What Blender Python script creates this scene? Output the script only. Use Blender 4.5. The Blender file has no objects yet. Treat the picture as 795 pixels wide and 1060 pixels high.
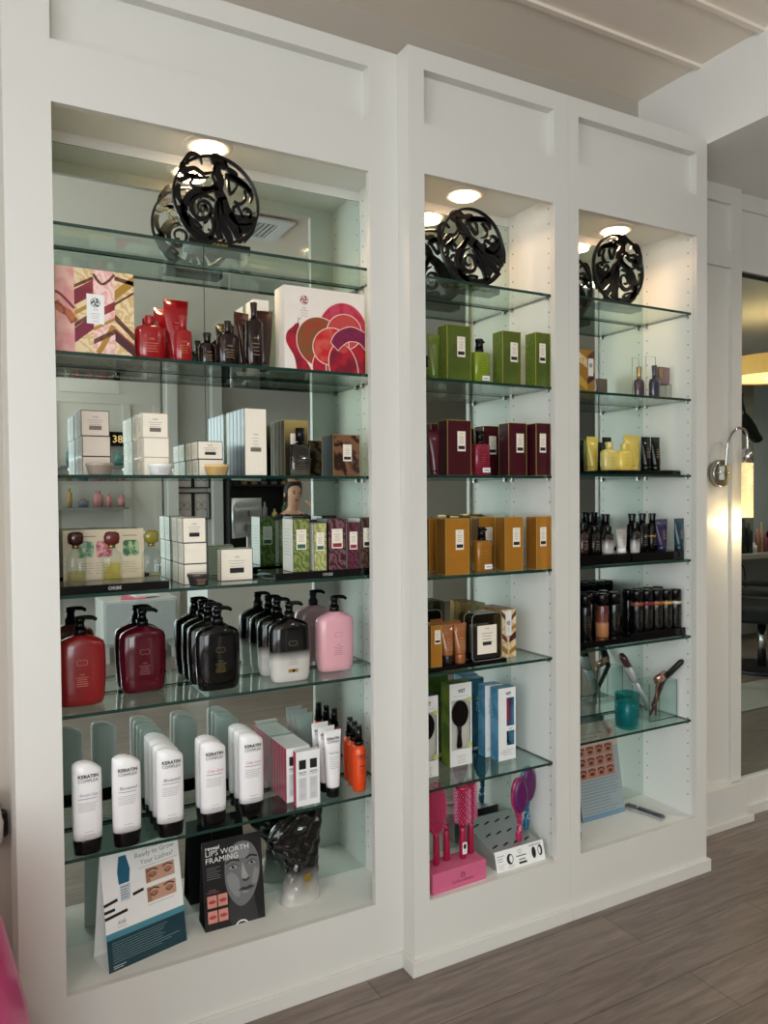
import bpy, bmesh, math, random
from mathutils import Vector, Matrix
random.seed(7)
SC = bpy.context.scene
COL = SC.collection
PI = math.pi

# ------------------------------------------------------------------ materials
def lin(c):
    c = c / 255.0
    return c / 12.92 if c <= .04045 else ((c + .055) / 1.055) ** 2.4
def rgb(r, g, b): return (lin(r), lin(g), lin(b), 1)
MATS = {}
def mat(name, c, rough=.5, metal=0, spec=.5, coat=0, noise=.04, nscale=30, bump=0, c2=None, pattern=None, emit=0, subsurf=0):
    if name in MATS: return MATS[name]
    m = bpy.data.materials.new(name); m.use_nodes = True
    nt = m.node_tree; N = nt.nodes; L = nt.links
    b = N['Principled BSDF']
    base = rgb(*c)
    b.inputs['Roughness'].default_value = rough
    b.inputs['Metallic'].default_value = metal
    b.inputs['Specular IOR Level'].default_value = spec
    b.inputs['Coat Weight'].default_value = coat
    b.inputs['Coat Roughness'].default_value = .08
    tc = N.new('ShaderNodeTexCoord')
    no = N.new('ShaderNodeTexNoise'); no.inputs['Scale'].default_value = nscale
    L.new(tc.outputs['Object'], no.inputs['Vector'])
    mx = N.new('ShaderNodeMix'); mx.data_type = 'RGBA'
    lo = tuple(x * (1 - noise) for x in base[:3]) + (1,)
    hi = tuple(min(1, x * (1 + noise)) for x in base[:3]) + (1,)
    if c2: lo, hi = base, rgb(*c2)
    mx.inputs[6].default_value = lo; mx.inputs[7].default_value = hi
    if pattern in ('marble', 'agate'):
        w = N.new('ShaderNodeTexWave'); w.inputs['Scale'].default_value = 14 if pattern == 'marble' else 9
        w.inputs['Distortion'].default_value = 14 if pattern == 'marble' else 9
        w.inputs['Detail'].default_value = 3; w.inputs['Detail Scale'].default_value = 2
        w.bands_direction = 'DIAGONAL'
        L.new(tc.outputs['Object'], w.inputs['Vector'])
        rp = N.new('ShaderNodeValToRGB'); rp.color_ramp.elements[0].position = .35; rp.color_ramp.elements[1].position = .9
        L.new(w.outputs['Fac'], rp.inputs['Fac']); L.new(rp.outputs['Color'], mx.inputs[0])
    elif pattern == 'blotch':
        no.inputs['Scale'].default_value = nscale
        rp = N.new('ShaderNodeValToRGB'); rp.color_ramp.elements[0].position = .42; rp.color_ramp.elements[1].position = .58
        L.new(no.outputs['Fac'], rp.inputs['Fac']); L.new(rp.outputs['Color'], mx.inputs[0])
    elif pattern == 'dots':
        v = N.new('ShaderNodeTexVoronoi'); v.inputs['Scale'].default_value = nscale
        L.new(tc.outputs['Object'], v.inputs['Vector'])
        rp = N.new('ShaderNodeValToRGB'); rp.color_ramp.elements[0].position = .3; rp.color_ramp.elements[1].position = .4
        L.new(v.outputs['Distance'], rp.inputs['Fac']); L.new(rp.outputs['Color'], mx.inputs[0])
    else:
        L.new(no.outputs['Fac'], mx.inputs[0])
    L.new(mx.outputs[2], b.inputs['Base Color'])
    if bump:
        bp = N.new('ShaderNodeBump'); bp.inputs['Strength'].default_value = bump; bp.inputs['Distance'].default_value = .002
        L.new(no.outputs['Fac'], bp.inputs['Height']); L.new(bp.outputs['Normal'], b.inputs['Normal'])
    if emit:
        L.new(mx.outputs[2], b.inputs['Emission Color']); b.inputs['Emission Strength'].default_value = emit
    if subsurf: b.inputs['Subsurface Weight'].default_value = subsurf; b.inputs['Subsurface Scale'].default_value = .01
    MATS[name] = m
    return m
def glass(name, tint, ior=1.45, rough=0.0):
    """thin clear sheet: tinted straight-through light plus fresnel mirror reflection"""
    if name in MATS: return MATS[name]
    m = bpy.data.materials.new(name); m.use_nodes = True
    nt = m.node_tree; N = nt.nodes; L = nt.links; N.remove(N['Principled BSDF'])
    t = N.new('ShaderNodeBsdfTransparent'); g = N.new('ShaderNodeBsdfGlossy'); f = N.new('ShaderNodeLayerWeight'); pw = N.new('ShaderNodeMath'); pw.operation = 'POWER'; pw.inputs[1].default_value = 4.5; ma = N.new('ShaderNodeMath'); ma.operation = 'MULTIPLY_ADD'; ma.inputs[1].default_value = .9; ma.inputs[2].default_value = .03 if ior > 1.2 else .01
    no = N.new('ShaderNodeTexNoise'); no.inputs['Scale'].default_value = 3
    mx = N.new('ShaderNodeMix'); mx.data_type = 'RGBA'
    mx.inputs[6].default_value = rgb(*tint); mx.inputs[7].default_value = tuple(x * .985 for x in rgb(*tint)[:3]) + (1,)
    L.new(no.outputs['Fac'], mx.inputs[0]); L.new(mx.outputs[2], t.inputs['Color'])
    g.inputs['Roughness'].default_value = rough; f.inputs['Blend'].default_value = .5; L.new(f.outputs['Facing'], pw.inputs[0]); L.new(pw.outputs[0], ma.inputs[0])
    s = N.new('ShaderNodeMixShader')
    L.new(ma.outputs[0], s.inputs[0]); L.new(t.outputs[0], s.inputs[1]); L.new(g.outputs[0], s.inputs[2])
    L.new(s.outputs[0], N['Material Output'].inputs[0])
    MATS[name] = m
    return m
def emitter(name, c, s):
    m = mat(name, c, .5, noise=.01); b = m.node_tree.nodes['Principled BSDF']
    b.inputs['Emission Color'].default_value = rgb(*c); b.inputs['Emission Strength'].default_value = s
    return m

CAB = mat('cabinet_paint', (216, 214, 208), .38, noise=.015, nscale=6, bump=.03)
NICHE = mat('niche_white_melamine', (228, 228, 222), .45, noise=.01)
HOLE = mat('shelf_pin_hole', (110, 108, 100), .6)
STEEL = mat('brushed_nickel', (170, 168, 160), .25, 1)
CHROME = mat('chrome', (200, 200, 200), .08, 1)
BLACK = mat('gloss_black_plastic', (6, 6, 7), .2, spec=.35)
ORNB = mat('ornament_black', (5, 5, 6), .3, spec=.3)
BLACKM = mat('satin_black', (12, 12, 13), .45)
TRAYM = mat('black_acrylic', (6, 6, 8), .12, spec=.4)
EDGE = mat('green_glass_edge', (12, 52, 45), .12, spec=.8)
SHELFG = glass('shelf_glass', (240, 250, 247), 1.5)
CLEAR = glass('clear_glass', (246, 250, 249), 1.45)
PLASTIC = glass('clear_plastic', (225, 228, 226), 1.5, .05)
MIRR = mat('mirror_silver', (212, 226, 221), 0.0, 1, noise=.002)
CREAM = mat('cream_paper', (238, 228, 212), .55, noise=.02)
WHITEP = mat('white_paper', (236, 236, 234), .5)
GREYT = mat('grey_print', (130, 126, 118), .6)
DARKT = mat('dark_print', (22, 20, 20), .5)
GOLD = mat('gold_foil', (200, 165, 80), .3, .7)
ROOMW = mat('room_wall_paint', (206, 203, 196), .7, noise=.02, nscale=3)
ROOMG = mat('grey_wall_paint', (186, 184, 178), .7, noise=.02, nscale=3)
WALLUP = mat('upper_wall_paint', (178, 168, 156), .75, noise=.02, nscale=2)
CEILM = mat('ceiling_paint', (238, 226, 212), .75, noise=.02, nscale=2)

# ------------------------------------------------------------------ geometry helpers
class MB:
    def __init__(s, *mats): s.bm = bmesh.new(); s.mats = list(mats); s.mi = 0
    def use(s, m):
        if m not in s.mats: s.mats.append(m)
        s.mi = s.mats.index(m); return s
    def face(s, vs, smooth=False):
        try:
            f = s.bm.faces.new(vs); f.material_index = s.mi; f.smooth = smooth; return f
        except ValueError: return None
    def box(s, x0, x1, y0, y1, z0, z1, M=None):
        P = [Vector((x, y, z)) for z in (z0, z1) for y in (y0, y1) for x in (x0, x1)]
        if M: P = [M @ p for p in P]
        v = [s.bm.verts.new(p) for p in P]
        for q in ((0, 2, 3, 1), (4, 5, 7, 6), (0, 1, 5, 4), (2, 6, 7, 3), (0, 4, 6, 2), (1, 3, 7, 5)): s.face([v[i] for i in q])
        return s
    def rings(s, rings, cap0=True, cap1=True, smooth=True, closed=True):
        R = [[s.bm.verts.new(p) for p in r] for r in rings]
        n = len(R[0])
        for a, b in zip(R, R[1:]):
            for i in range(n if closed else n - 1):
                j = (i + 1) % n; s.face([a[i], a[j], b[j], b[i]], smooth)
        if cap0: s.face(R[0][::-1])
        if cap1: s.face(R[-1])
        return s
    def loft(s, secs, n=28, cx=0, cy=0, M=None, smooth=True):
        """secs: (z, rx, ry, power)"""
        rs = []
        for sec in secs:
            z, rx, ry = sec[:3]; p = sec[3] if len(sec) > 3 else 2
            ox = sec[4] if len(sec) > 4 else 0; oy = sec[5] if len(sec) > 5 else 0
            r = []
            for i in range(n):
                a = 2 * PI * i / n; c, d = math.cos(a), math.sin(a)
                q = Vector((cx + ox + rx * math.copysign(abs(c) ** (2 / p), c), cy + oy + ry * math.copysign(abs(d) ** (2 / p), d), z))
                r.append(M @ q if M else q)
            rs.append(r)
        return s.rings(rs, smooth=smooth)
    def cyl(s, x, y, z0, z1, r, n=20, r2=None, M=None):
        return s.loft([(z0, r, r), (z1, r if r2 is None else r2, r if r2 is None else r2)], n, x, y, M)
    def tube(s, pts, r, n=8, smooth=True):
        pts = [Vector(p) for p in pts]; rs = []
        rr = r if isinstance(r, (list, tuple)) else [r] * len(pts)
        up = Vector((0, 0, 1))
        for i, p in enumerate(pts):
            d = (pts[min(i + 1, len(pts) - 1)] - pts[max(i - 1, 0)]).normalized()
            u = d.cross(up)
            if u.length < .1: u = d.cross(Vector((0, 1, 0)))
            u.normalize(); w = u.cross(d).normalized()
            rs.append([p + rr[i] * (math.cos(2 * PI * k / n) * u + math.sin(2 * PI * k / n) * w) for k in range(n)])
        return s.rings(rs, smooth=smooth)
    def plate(s, poly, y0, y1):
        """polygon in x,z extruded along y"""
        a = [s.bm.verts.new((x, y0, z)) for x, z in poly]; b = [s.bm.verts.new((x, y1, z)) for x, z in poly]
        n = len(poly)
        s.face(a); s.face(b[::-1])
        for i in range(n): s.face([a[i], b[i], b[(i + 1) % n], a[(i + 1) % n]])
        return s
    def stroke(s, pts, w, y0, y1, k=6):
        P = smooth2(pts, k); n = len(P)
        ws = w if isinstance(w, (list, tuple)) else None
        L, R = [], []
        for i, p in enumerate(P):
            q = P[min(i + 1, n - 1)]; o = P[max(i - 1, 0)]
            dx, dz = q[0] - o[0], q[1] - o[1]; l = math.hypot(dx, dz) or 1
            t = i / (n - 1)
            if ws:
                f = t * (len(ws) - 1); j = min(int(f), len(ws) - 2); ww = ws[j] + (ws[j + 1] - ws[j]) * (f - j)
            else: ww = w
            ww /= 2
            L.append((p[0] - dz / l * ww, p[1] + dx / l * ww)); R.append((p[0] + dz / l * ww, p[1] - dx / l * ww))
        V = lambda q, y: s.bm.verts.new((q[0], y, q[1]))
        La, Ra, Lb, Rb = ([V(q, y0) for q in L], [V(q, y0) for q in R], [V(q, y1) for q in L], [V(q, y1) for q in R])
        for i in range(n - 1):
            s.face([La[i], Ra[i], Ra[i + 1], La[i + 1]]); s.face([Lb[i], Lb[i + 1], Rb[i + 1], Rb[i]])
            s.face([La[i], La[i + 1], Lb[i + 1], Lb[i]]); s.face([Ra[i], Rb[i], Rb[i + 1], Ra[i + 1]])
        s.face([La[0], Lb[0], Rb[0], Ra[0]]); s.face([La[-1], Ra[-1], Rb[-1], Lb[-1]])
        return s
    def build(s, name, parent=None, loc=None, bevel=0, normals=True):
        if bevel:
            bmesh.ops.bevel(s.bm, geom=[e for e in s.bm.edges], offset=bevel, segments=2, affect='EDGES', profile=.6)
        if normals: bmesh.ops.recalc_face_normals(s.bm, faces=s.bm.faces)
        me = bpy.data.meshes.new(name); s.bm.to_mesh(me); s.bm.free()
        for m in s.mats: me.materials.append(m)
        o = bpy.data.objects.new(name, me); COL.objects.link(o)
        if parent: o.parent = parent
        if loc: o.location = loc
        return o
def smooth2(pts, k=6):
    out = []
    n = len(pts)
    if n < 3: return list(pts)
    for i in range(n - 1):
        p0 = pts[max(i - 1, 0)]; p1 = pts[i]; p2 = pts[i + 1]; p3 = pts[min(i + 2, n - 1)]
        for j in range(k):
            t = j / k
            out.append(tuple(.5 * (2 * b + (c - a) * t + (2 * a - 5 * b + 4 * c - d) * t * t + (3 * b - a - 3 * c + d) * t ** 3) for a, b, c, d in zip(p0, p1, p2, p3)))
    out.append(tuple(pts[-1])); return out
def ell(cx, cy, rx, ry, n=28, rot=0, a0=0, a1=360):
    full = a1 - a0 >= 360; out = []
    for i in range(n if full else n + 1):
        a = math.radians(a0 + (a1 - a0) * i / n); x, y = rx * math.cos(a), ry * math.sin(a)
        c, s = math.cos(math.radians(rot)), math.sin(math.radians(rot))
        out.append((cx + x * c - y * s, cy + x * s + y * c))
    return out
def rect(x0, x1, y0, y1): return [(x0, y0), (x1, y0), (x1, y1), (x0, y1)]
def rrect(x0, x1, y0, y1, r, n=5):
    o = []
    for cx, cy, a in ((x1 - r, y1 - r, 0), (x0 + r, y1 - r, 90), (x0 + r, y0 + r, 180), (x1 - r, y0 + r, 270)):
        for i in range(n + 1):
            t = math.radians(a + 90 * i / n); o.append((cx + r * math.cos(t), cy + r * math.sin(t)))
    return o
def clip(poly, x0, x1, y0, y1):
    def cut(P, f, g):
        out = []
        for i in range(len(P)):
            a, b = P[i], P[(i + 1) % len(P)]; fa, fb = f(a), f(b)
            if fa >= 0: out.append(a)
            if (fa >= 0) != (fb >= 0):
                t = fa / (fa - fb); out.append((a[0] + (b[0] - a[0]) * t, a[1] + (b[1] - a[1]) * t))
        return out
    for f in (lambda p: p[0] - x0, lambda p: x1 - p[0], lambda p: p[1] - y0, lambda p: y1 - p[1]):
        poly = cut(poly, f, None)
        if len(poly) < 3: return []
    return poly
TXT = {}
def text_geo(s, bold=0, shear=0):
    k = (s, bold, shear)
    if k in TXT: return TXT[k]
    c = bpy.data.curves.new('t', 'FONT'); c.body = s; c.size = 1; c.offset = bold; c.shear = shear; c.resolution_u = 2
    o = bpy.data.objects.new('t', c); COL.objects.link(o)
    dg = bpy.context.evaluated_depsgraph_get(); me = bpy.data.meshes.new_from_object(o.evaluated_get(dg))
    V = [(v.co.x, v.co.y) for v in me.vertices]; F = [list(p.vertices) for p in me.polygons]
    bpy.data.objects.remove(o); bpy.data.curves.remove(c); bpy.data.meshes.remove(me)
    TXT[k] = (V, F); return TXT[k]
class Art:
    """flat printing laid on a surface that faces -Y; coordinates x right, z up"""
    def __init__(s, eps=.0003): s.mb = MB(); s.eps = eps; s.n = 0
    def _v(s, x, z, lay, wrap): return s.mb.bm.verts.new((x, (wrap(x, z) if wrap else 0) - s.eps * lay, z))
    def poly(s, P, m, lay=1, wrap=None):
        if len(P) < 3: return s
        s.mb.use(m); s.mb.face([s._v(x, z, lay, wrap) for x, z in P]); s.n += 1; return s
    def line(s, pts, w, m, lay=2, k=4, wrap=None):
        P = smooth2(pts, k) if k > 1 else pts; s.mb.use(m); n = len(P); prev = None
        for i, p in enumerate(P):
            q = P[min(i + 1, n - 1)]; o = P[max(i - 1, 0)]; dx, dz = q[0] - o[0], q[1] - o[1]; l = math.hypot(dx, dz) or 1
            a = s._v(p[0] - dz / l * w / 2, p[1] + dx / l * w / 2, lay, wrap); b = s._v(p[0] + dz / l * w / 2, p[1] - dx / l * w / 2, lay, wrap)
            if prev: s.mb.face([prev[0], prev[1], b, a])
            prev = (a, b)
        return s
    def text(s, t, x, z, h, m, lay=2, align='C', w=None, bold=0, shear=0, wrap=None):
        V, F = text_geo(t, bold, shear)
        if not V: return s
        x0, x1 = min(v[0] for v in V), max(v[0] for v in V)
        sc = h / .7; sx = sc if not w else w / (x1 - x0)
        off = {'C': -(x0 + x1) / 2, 'L': -x0, 'R': -x1}[align]
        s.mb.use(m); vs = [s._v(x + (v[0] + off) * sx, z + v[1] * sc, lay, wrap) for v in V]
        for f in F: s.mb.face([vs[i] for i in f])
        return s
    def lines(s, x0, x1, z, n, dz, m, lay=2, t=.0009, wrap=None, seed=1, align='L'):
        r = random.Random(seed); s.mb.use(m)
        for i in range(n):
            w = (x1 - x0) * (1 - .3 * r.random()); a = x0 if align == 'L' else (x0 + x1) / 2 - w / 2
            zz = z - i * dz
            k = 6; q = [(a + w * j / k, zz) for j in range(k + 1)]
            s.line(q, t, m, lay, 1, wrap)
        return s
    def build(s, name, parent, loc=(0, 0, 0), rot=None):
        o = s.mb.build(name, parent, loc, normals=False)
        if rot: o.rotation_euler = rot
        return o

def thing(name, loc=(0, 0, 0), rz=0):
    o = bpy.data.objects.new(name, None); COL.objects.link(o); o.empty_display_size = .05
    o.location = loc; o.rotation_euler = (0, 0, rz); return o
def tag(o, label, cat, group=None):
    o['label'] = label; o['category'] = cat
    if group: o['group'] = group
    elif 'group' in o: del o['group']
    return o
def struct(o): o['kind'] = 'structure'; return o
def put(o, x, y, z, rz=0): o.location = (x, y, z); o.rotation_euler = (0, 0, rz); return o
def dup(root):
    def rec(o, par):
        c = o.copy(); COL.objects.link(c)
        if par: c.parent = par
        for ch in [q for q in o.children]: rec(ch, c)
        return c
    return rec(root, None)
def sbox(name, m, b, bevel=0, parent=None):
    mb = MB(m); mb.box(*b); return mb.build(name, parent, bevel=bevel)
LAMP_W, LAMP_R, DAY_W, EXPO = 6, 10, 214, 0.0
# ------------------------------------------------------------------ the room
YA, YB, YW = 2.100, 2.0356, 2.38
ZT = 2.866
CZ = 3.165

def floor_mat():
    m = bpy.data.materials.new('wood_plank_floor'); m.use_nodes = True
    nt = m.node_tree; N = nt.nodes; L = nt.links; b = N['Principled BSDF']
    tc = N.new('ShaderNodeTexCoord'); mp = N.new('ShaderNodeMapping'); mp.inputs['Location'].default_value = (.34, .04, 0)
    L.new(tc.outputs['Object'], mp.inputs['Vector'])
    br = N.new('ShaderNodeTexBrick'); br.inputs['Scale'].default_value = 1
    br.inputs['Brick Width'].default_value = 1.42; br.inputs['Row Height'].default_value = .185
    br.inputs['Mortar Size'].default_value = .0016; br.inputs['Mortar Smooth'].default_value = .2; br.offset = .37
    br.inputs['Color1'].default_value = rgb(132, 119, 111); br.inputs['Color2'].default_value = rgb(118, 106, 99); br.inputs['Mortar'].default_value = rgb(70, 62, 57)
    L.new(mp.outputs[0], br.inputs['Vector'])
    mp2 = N.new('ShaderNodeMapping'); mp2.inputs['Scale'].default_value = (1.6, 17, 1)
    L.new(tc.outputs['Object'], mp2.inputs['Vector'])
    no = N.new('ShaderNodeTexNoise'); no.inputs['Scale'].default_value = 2.2; no.inputs['Detail'].default_value = 8; no.inputs['Roughness'].default_value = .65; no.inputs['Distortion'].default_value = .8
    L.new(mp2.outputs[0], no.inputs['Vector'])
    rp = N.new('ShaderNodeValToRGB'); rp.color_ramp.elements[0].position = .3; rp.color_ramp.elements[1].position = .75
    rp.color_ramp.elements[0].color = (.44, .43, .42, 1); rp.color_ramp.elements[1].color = (1.34, 1.31, 1.28, 1)
    L.new(no.outputs['Fac'], rp.inputs['Fac'])
    mu = N.new('ShaderNodeMix'); mu.data_type = 'RGBA'; mu.blend_type = 'MULTIPLY'; mu.inputs[0].default_value = .85
    L.new(br.outputs['Color'], mu.inputs[6]); L.new(rp.outputs['Color'], mu.inputs[7]); L.new(mu.outputs[2], b.inputs['Base Color'])
    b.inputs['Roughness'].default_value = .36
    bp = N.new('ShaderNodeBump'); bp.inputs['Strength'].default_value = .25; bp.inputs['Distance'].default_value = .001
    L.new(no.outputs['Fac'], bp.inputs['Height']); L.new(bp.outputs[0], b.inputs['Normal'])
    return m
FLOORM = floor_mat()
X0, X1, Y0 = -2.4, 9.0, -4.4
struct(sbox('floor', FLOORM, (X0, X1, Y0, YW, -.05, 0)))
c = MB(CEILM); c.box(X0, 2.57, Y0, YW, CZ, CZ + .05)
for k in range(24):
    y = 2.07 - .27 * k
    if y < 1.2: break
    c.box(X0, 2.569, y - .011, y + .011, CZ - .012, CZ + .001)
struct(c.build('ceiling'))
sf = MB(mat('soffit_paint', (232, 230, 225), .6, noise=.015)); sf.box(2.57, X1, Y0, YW, 2.848, CZ + .05)
struct(sf.build('ceiling'))
struct(sbox('wall_back', WALLUP, (X0, X1, YW, YW + .1, 0, CZ)))
struct(sbox('wall_right', ROOMW, (X1, X1 + .1, Y0, YW, 0, CZ)))
w = MB(ROOMW); w.box(X0, -2.2, Y0 - .1, Y0, 0, CZ); w.box(.6, X1, Y0 - .1, Y0, 0, CZ); w.box(-2.2, .6, Y0 - .1, Y0, 0, .35); w.box(-2.2, .6, Y0 - .1, Y0, 3.0, CZ)
struct(w.build('wall_front'))
w = MB(mat('window_frame_white', (225, 225, 222), .4))
for x in (-2.2, -.825, .55): w.box(x, x + .05, Y0 - .09, Y0 - .02, .35, 3.0)
w.box(-2.2, .6, Y0 - .09, Y0 - .02, .35, .4); w.box(-2.2, .6, Y0 - .09, Y0 - .02, 2.95, 3.0)
wf = struct(w.build('window_fill_added')); pn = sbox('pane', glass('window_glass', (248, 250, 250)), (-2.2, .6, Y0 - .06, Y0 - .055, .35, 3.0)); pn.parent = wf  # unseen window added behind the camera to let in even frontal fill
# left wall with a wide shop window
WY0, WY1, WZ0, WZ1 = -3.9, 1.0, .35, 3.10
w = MB(ROOMW); w.box(X0 - .1, X0, Y0, WY0, 0, CZ); w.box(X0 - .1, X0, WY1, YW, 0, CZ); w.box(X0 - .1, X0, WY0, WY1, 0, WZ0); w.box(X0 - .1, X0, WY0, WY1, WZ1, CZ)
struct(w.build('wall_left'))
w = MB(mat('window_frame_white', (225, 225, 222), .4))
for y in (WY0, -2.3, -.7, WY1 - .05): w.box(X0 - .09, X0 - .02, y, y + .05, WZ0, WZ1)
w.box(X0 - .09, X0 - .02, WY0, WY1, WZ0, WZ0 + .05); w.box(X0 - .09, X0 - .02, WY0, WY1, WZ1 - .05, WZ1)
wf = struct(w.build('window_1'))
pn = sbox('pane', glass('window_glass', (248, 250, 250)), (X0 - .06, X0 - .055, WY0, WY1, WZ0, WZ1)); pn.parent = wf

# ------------------------------------------------------------------ display cabinets
def face_frame(x0, x1, y, ol, orr, ob, ot, hb, ht):
    f = MB(CAB); t = y + .02
    f.box(x0, ol, y, t, 0, ZT); f.box(orr, x1, y, t, 0, ZT)
    f.box(ol, orr, y, t, 0, ob); f.box(ol, orr, y, t, ot, hb); f.box(ol, orr, y, t, ht, ZT)
    return f
def pins_holes(mb, x, side, y0, y1, z0, z1):
    mb.use(HOLE)
    for y in (y0, y1):
        z = z0
        while z < z1:
            P = [(y + .0032 * math.cos(a * PI / 4), z + .0032 * math.sin(a * PI / 4)) for a in range(8)]
            mb.face([mb.bm.verts.new((x + side * .0003, a, b)) for a, b in P]); z += .0508
def cabinet(x0, x1, y, ol, orr, il, ir, ym, shelves, label, ends=(1, 1), seam=None, base=(0, 0)):
    t = thing('display_cabinet', ((x0 + x1) / 2, (y + YW) / 2, 0)); tag(t, label, 'cabinet')
    M = (-(x0 + x1) / 2, -(y + YW) / 2, 0)
    f = face_frame(x0, x1, y, ol, orr, .2206, 2.488, 2.642, 2.804)
    f.box(ol - .012, ol, t_ := y + .02, y + .036, 2.63, 2.816); f.box(orr, orr + .012, t_, y + .036, 2.63, 2.816); f.box(ol, orr, t_, y + .036, 2.804, 2.816); f.box(ol, orr, t_, y + .036, 2.63, 2.642)
    f.build('face_frame', t, M)
    sbox('header_panel', CAB, (ol - .01, orr + .01, y + .034, y + .042, 2.63, 2.81), parent=t).location = M
    for sgn, xi, xo in ((1, il, x0), (-1, ir, x1)):
        s = MB(NICHE)
        a, b = sorted((xi, xi - sgn * .016)); s.box(a, b, y + .02, ym + .01, .2, 2.54)
        pins_holes(s, xi, sgn, y + .045, ym - .022, .30, 2.50)
        s.build('side_panel', t, M, normals=False)
    for xo, on, sg in ((x0, ends[0], 1), (x1, ends[1], -1)):
        if on:
            a, b = sorted((xo, xo + sg * .018)); sbox('end_panel', CAB, (a, b, y + .02, YW, 0, ZT), parent=t).location = M
    sbox('top_panel', CAB, (x0 + .0185, x1 - .0185, y + .02, YW, ZT - .02, ZT), parent=t).location = M
    sbox('niche_ceiling', NICHE, (il, ir, y + .02, ym + .01, 2.522, 2.54), parent=t).location = M
    sbox('niche_floor', NICHE, (il, ir, y + .02, ym + .01, .2, .2206), parent=t).location = M
    sbox('back_panel', NICHE, (il, ir, ym + .006, ym + .02, .2, 2.54), parent=t).location = M
    segs = [(il + .001, ir - .001)] if not seam else [(il + .001, seam - .0012), (seam + .0012, ir - .001)]
    for a, b in segs:
        m = MB(MIRR); m.box(a, b, ym, ym + .005, .2212, 2.487)
        m.use(mat('mirror_edge', (40, 60, 56), .2)); m.box(a - .0008, b + .0008, ym + .0008, ym + .0045, .2209, 2.4885)
        o = m.build('mirror', t, M)
    pn = MB(STEEL)
    for z in shelves:
        for yy in (y + .045, ym - .022):
            for sg, xi in ((1, il), (-1, ir)):
                pn.box(min(xi, xi + sg * .012), max(xi, xi + sg * .012), yy - .004, yy + .004, z - .0125, z - .0046)
    pn.build('shelf_pins', t, M)
    bb = MB(CAB); bb.box(x0 - base[0], x1 + base[1], y - .013, y - .0002, 0, .048)
    if base[0]: bb.box(x0 - base[0], x0 - .0002, y - .0002, YA - .0135, 0, .048)
    if base[1]: bb.box(x1 + .0002, x1 + base[1], y - .0002, 2.24, 0, .048)
    bb.build('baseboard', t, M, bevel=.0018)
    return t
SHA = (2.197, 1.870, 1.5535, 1.2425, .931, .555)
SHB = (2.182, 1.8635, 1.556, 1.2315, .922, .5535)
SHC = (2.1945, 1.859, 1.5625, 1.231, .9305, .5975)
cabinet(.113, 1.2205, YA, .2222, 1.1191, .135, 1.206, 2.334, SHA, 'wide white display cabinet on the left holding pump bottles and white shampoos', (1, 0), seam=.670, base=(0, 0))
cabinet(1.2211, 1.8605, YB, 1.2779, 1.7996, 1.262, 1.812, 2.300, SHB, 'white display cabinet in the middle holding green, burgundy and amber boxes', (1, 0), base=(.013, 0))
cabinet(1.8611, 2.5723, YB, 1.9093, 2.5135, 1.899, 2.519, 2.308, SHC, 'white display cabinet on the right holding yellow tubes and black spray cans', (0, 1), base=(0, .013))
def shelf(x0, x1, y0, y1, z, label, group):
    m = MB(SHELFG, EDGE); t = .0045
    v = [m.bm.verts.new(p) for p in ((x0, y0, z - t), (x1, y0, z - t), (x1, y1, z - t), (x0, y1, z - t), (x0, y0, z + t), (x1, y0, z + t), (x1, y1, z + t), (x0, y1, z + t))]
    m.use(SHELFG); m.face([v[3], v[2], v[1], v[0]]); m.face(v[4:])
    m.use(EDGE)
    for a, b in ((0, 1), (1, 2), (2, 3), (3, 0)): m.face([v[a], v[b], v[b + 4], v[a + 4]])
    o = m.build('glass_shelf'); tag(o, label, 'shelf', group); return o
ORD = ('top', 'second', 'third', 'fourth', 'fifth', 'bottom')
HAVE = {'A': ('under the round ornament', 'under the snail picture box', 'under the tall white cartons', 'under the perfume bottle tray', 'under the big pump bottles', 'under the white shampoo bottles'),
        'B': ('under the round ornament', 'under the green boxes', 'under the burgundy boxes', 'under the amber boxes', 'under the amber tubes and clear pouch', 'under the boxed hairbrushes'),
        'C': ('under the round ornament', 'under the small purple bottles', 'under the yellow tubes', 'under the mixed black, purple and teal tubes', 'under the black spray cans', 'under the glass vase of brushes')}
for key, nm, zs, a in (('A', 'left', SHA, (.1362, 1.2048, 2.1285, 2.328)), ('B', 'middle', SHB, (1.2632, 1.8108, 2.0655, 2.294)), ('C', 'right', SHC, (1.9002, 2.5178, 2.0655, 2.302))):
    for i, z in enumerate(zs):
        shelf(*a, z, 'green-edged glass shelf %s in the %s cabinet' % (HAVE[key][i], nm), 'glass shelves of the %s cabinet' % nm)
TA = [z + .0047 for z in SHA]; TB = [z + .0047 for z in SHB]; TC = [z + .0047 for z in SHC]
FL = .2208
# recessed lights inside the cabinets
LENS = emitter('lamp_lens', (255, 236, 208), 9); LENSW = emitter('warm_lamp_lens', (255, 206, 158), 16)
def downlight(x, y, z, r, label, power, group, col=(1, .64, .38), real=True):
    t = thing('recessed_light', (x, y, z)); tag(t, label, 'light', group)
    m = MB(mat('white_trim_ring', (230, 228, 222), .4))
    n = 40
    prof = ((r * 1.42, -.0002), (r * 1.42, -.004), (r * 1.3, -.008), (r * 1.02, -.009), (r, -.004))
    m.rings([[(a * math.cos(2 * PI * i / n), a * math.sin(2 * PI * i / n), b) for i in range(n)] for a, b in prof], False, False)
    ring = m.build('trim_ring', t)
    l = MB(LENSW if r < .06 else LENS); l.loft([(-.020, r * .55, r * .55), (-.016, r * .82, r * .82), (-.010, r * .97, r * .97), (-.004, r, r)], 40); l.build('lens', ring)
    ld = bpy.data.lights.new('downlight_lamp', 'AREA'); ld.shape = 'DISK'; ld.size = r * 1.8; ld.energy = power; ld.color = col; ld.spread = math.radians(150)
    lo = bpy.data.objects.new('downlight_lamp', ld); COL.objects.link(lo); lo.parent = t; lo.location = (0, 0, -.022)
    return t
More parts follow.
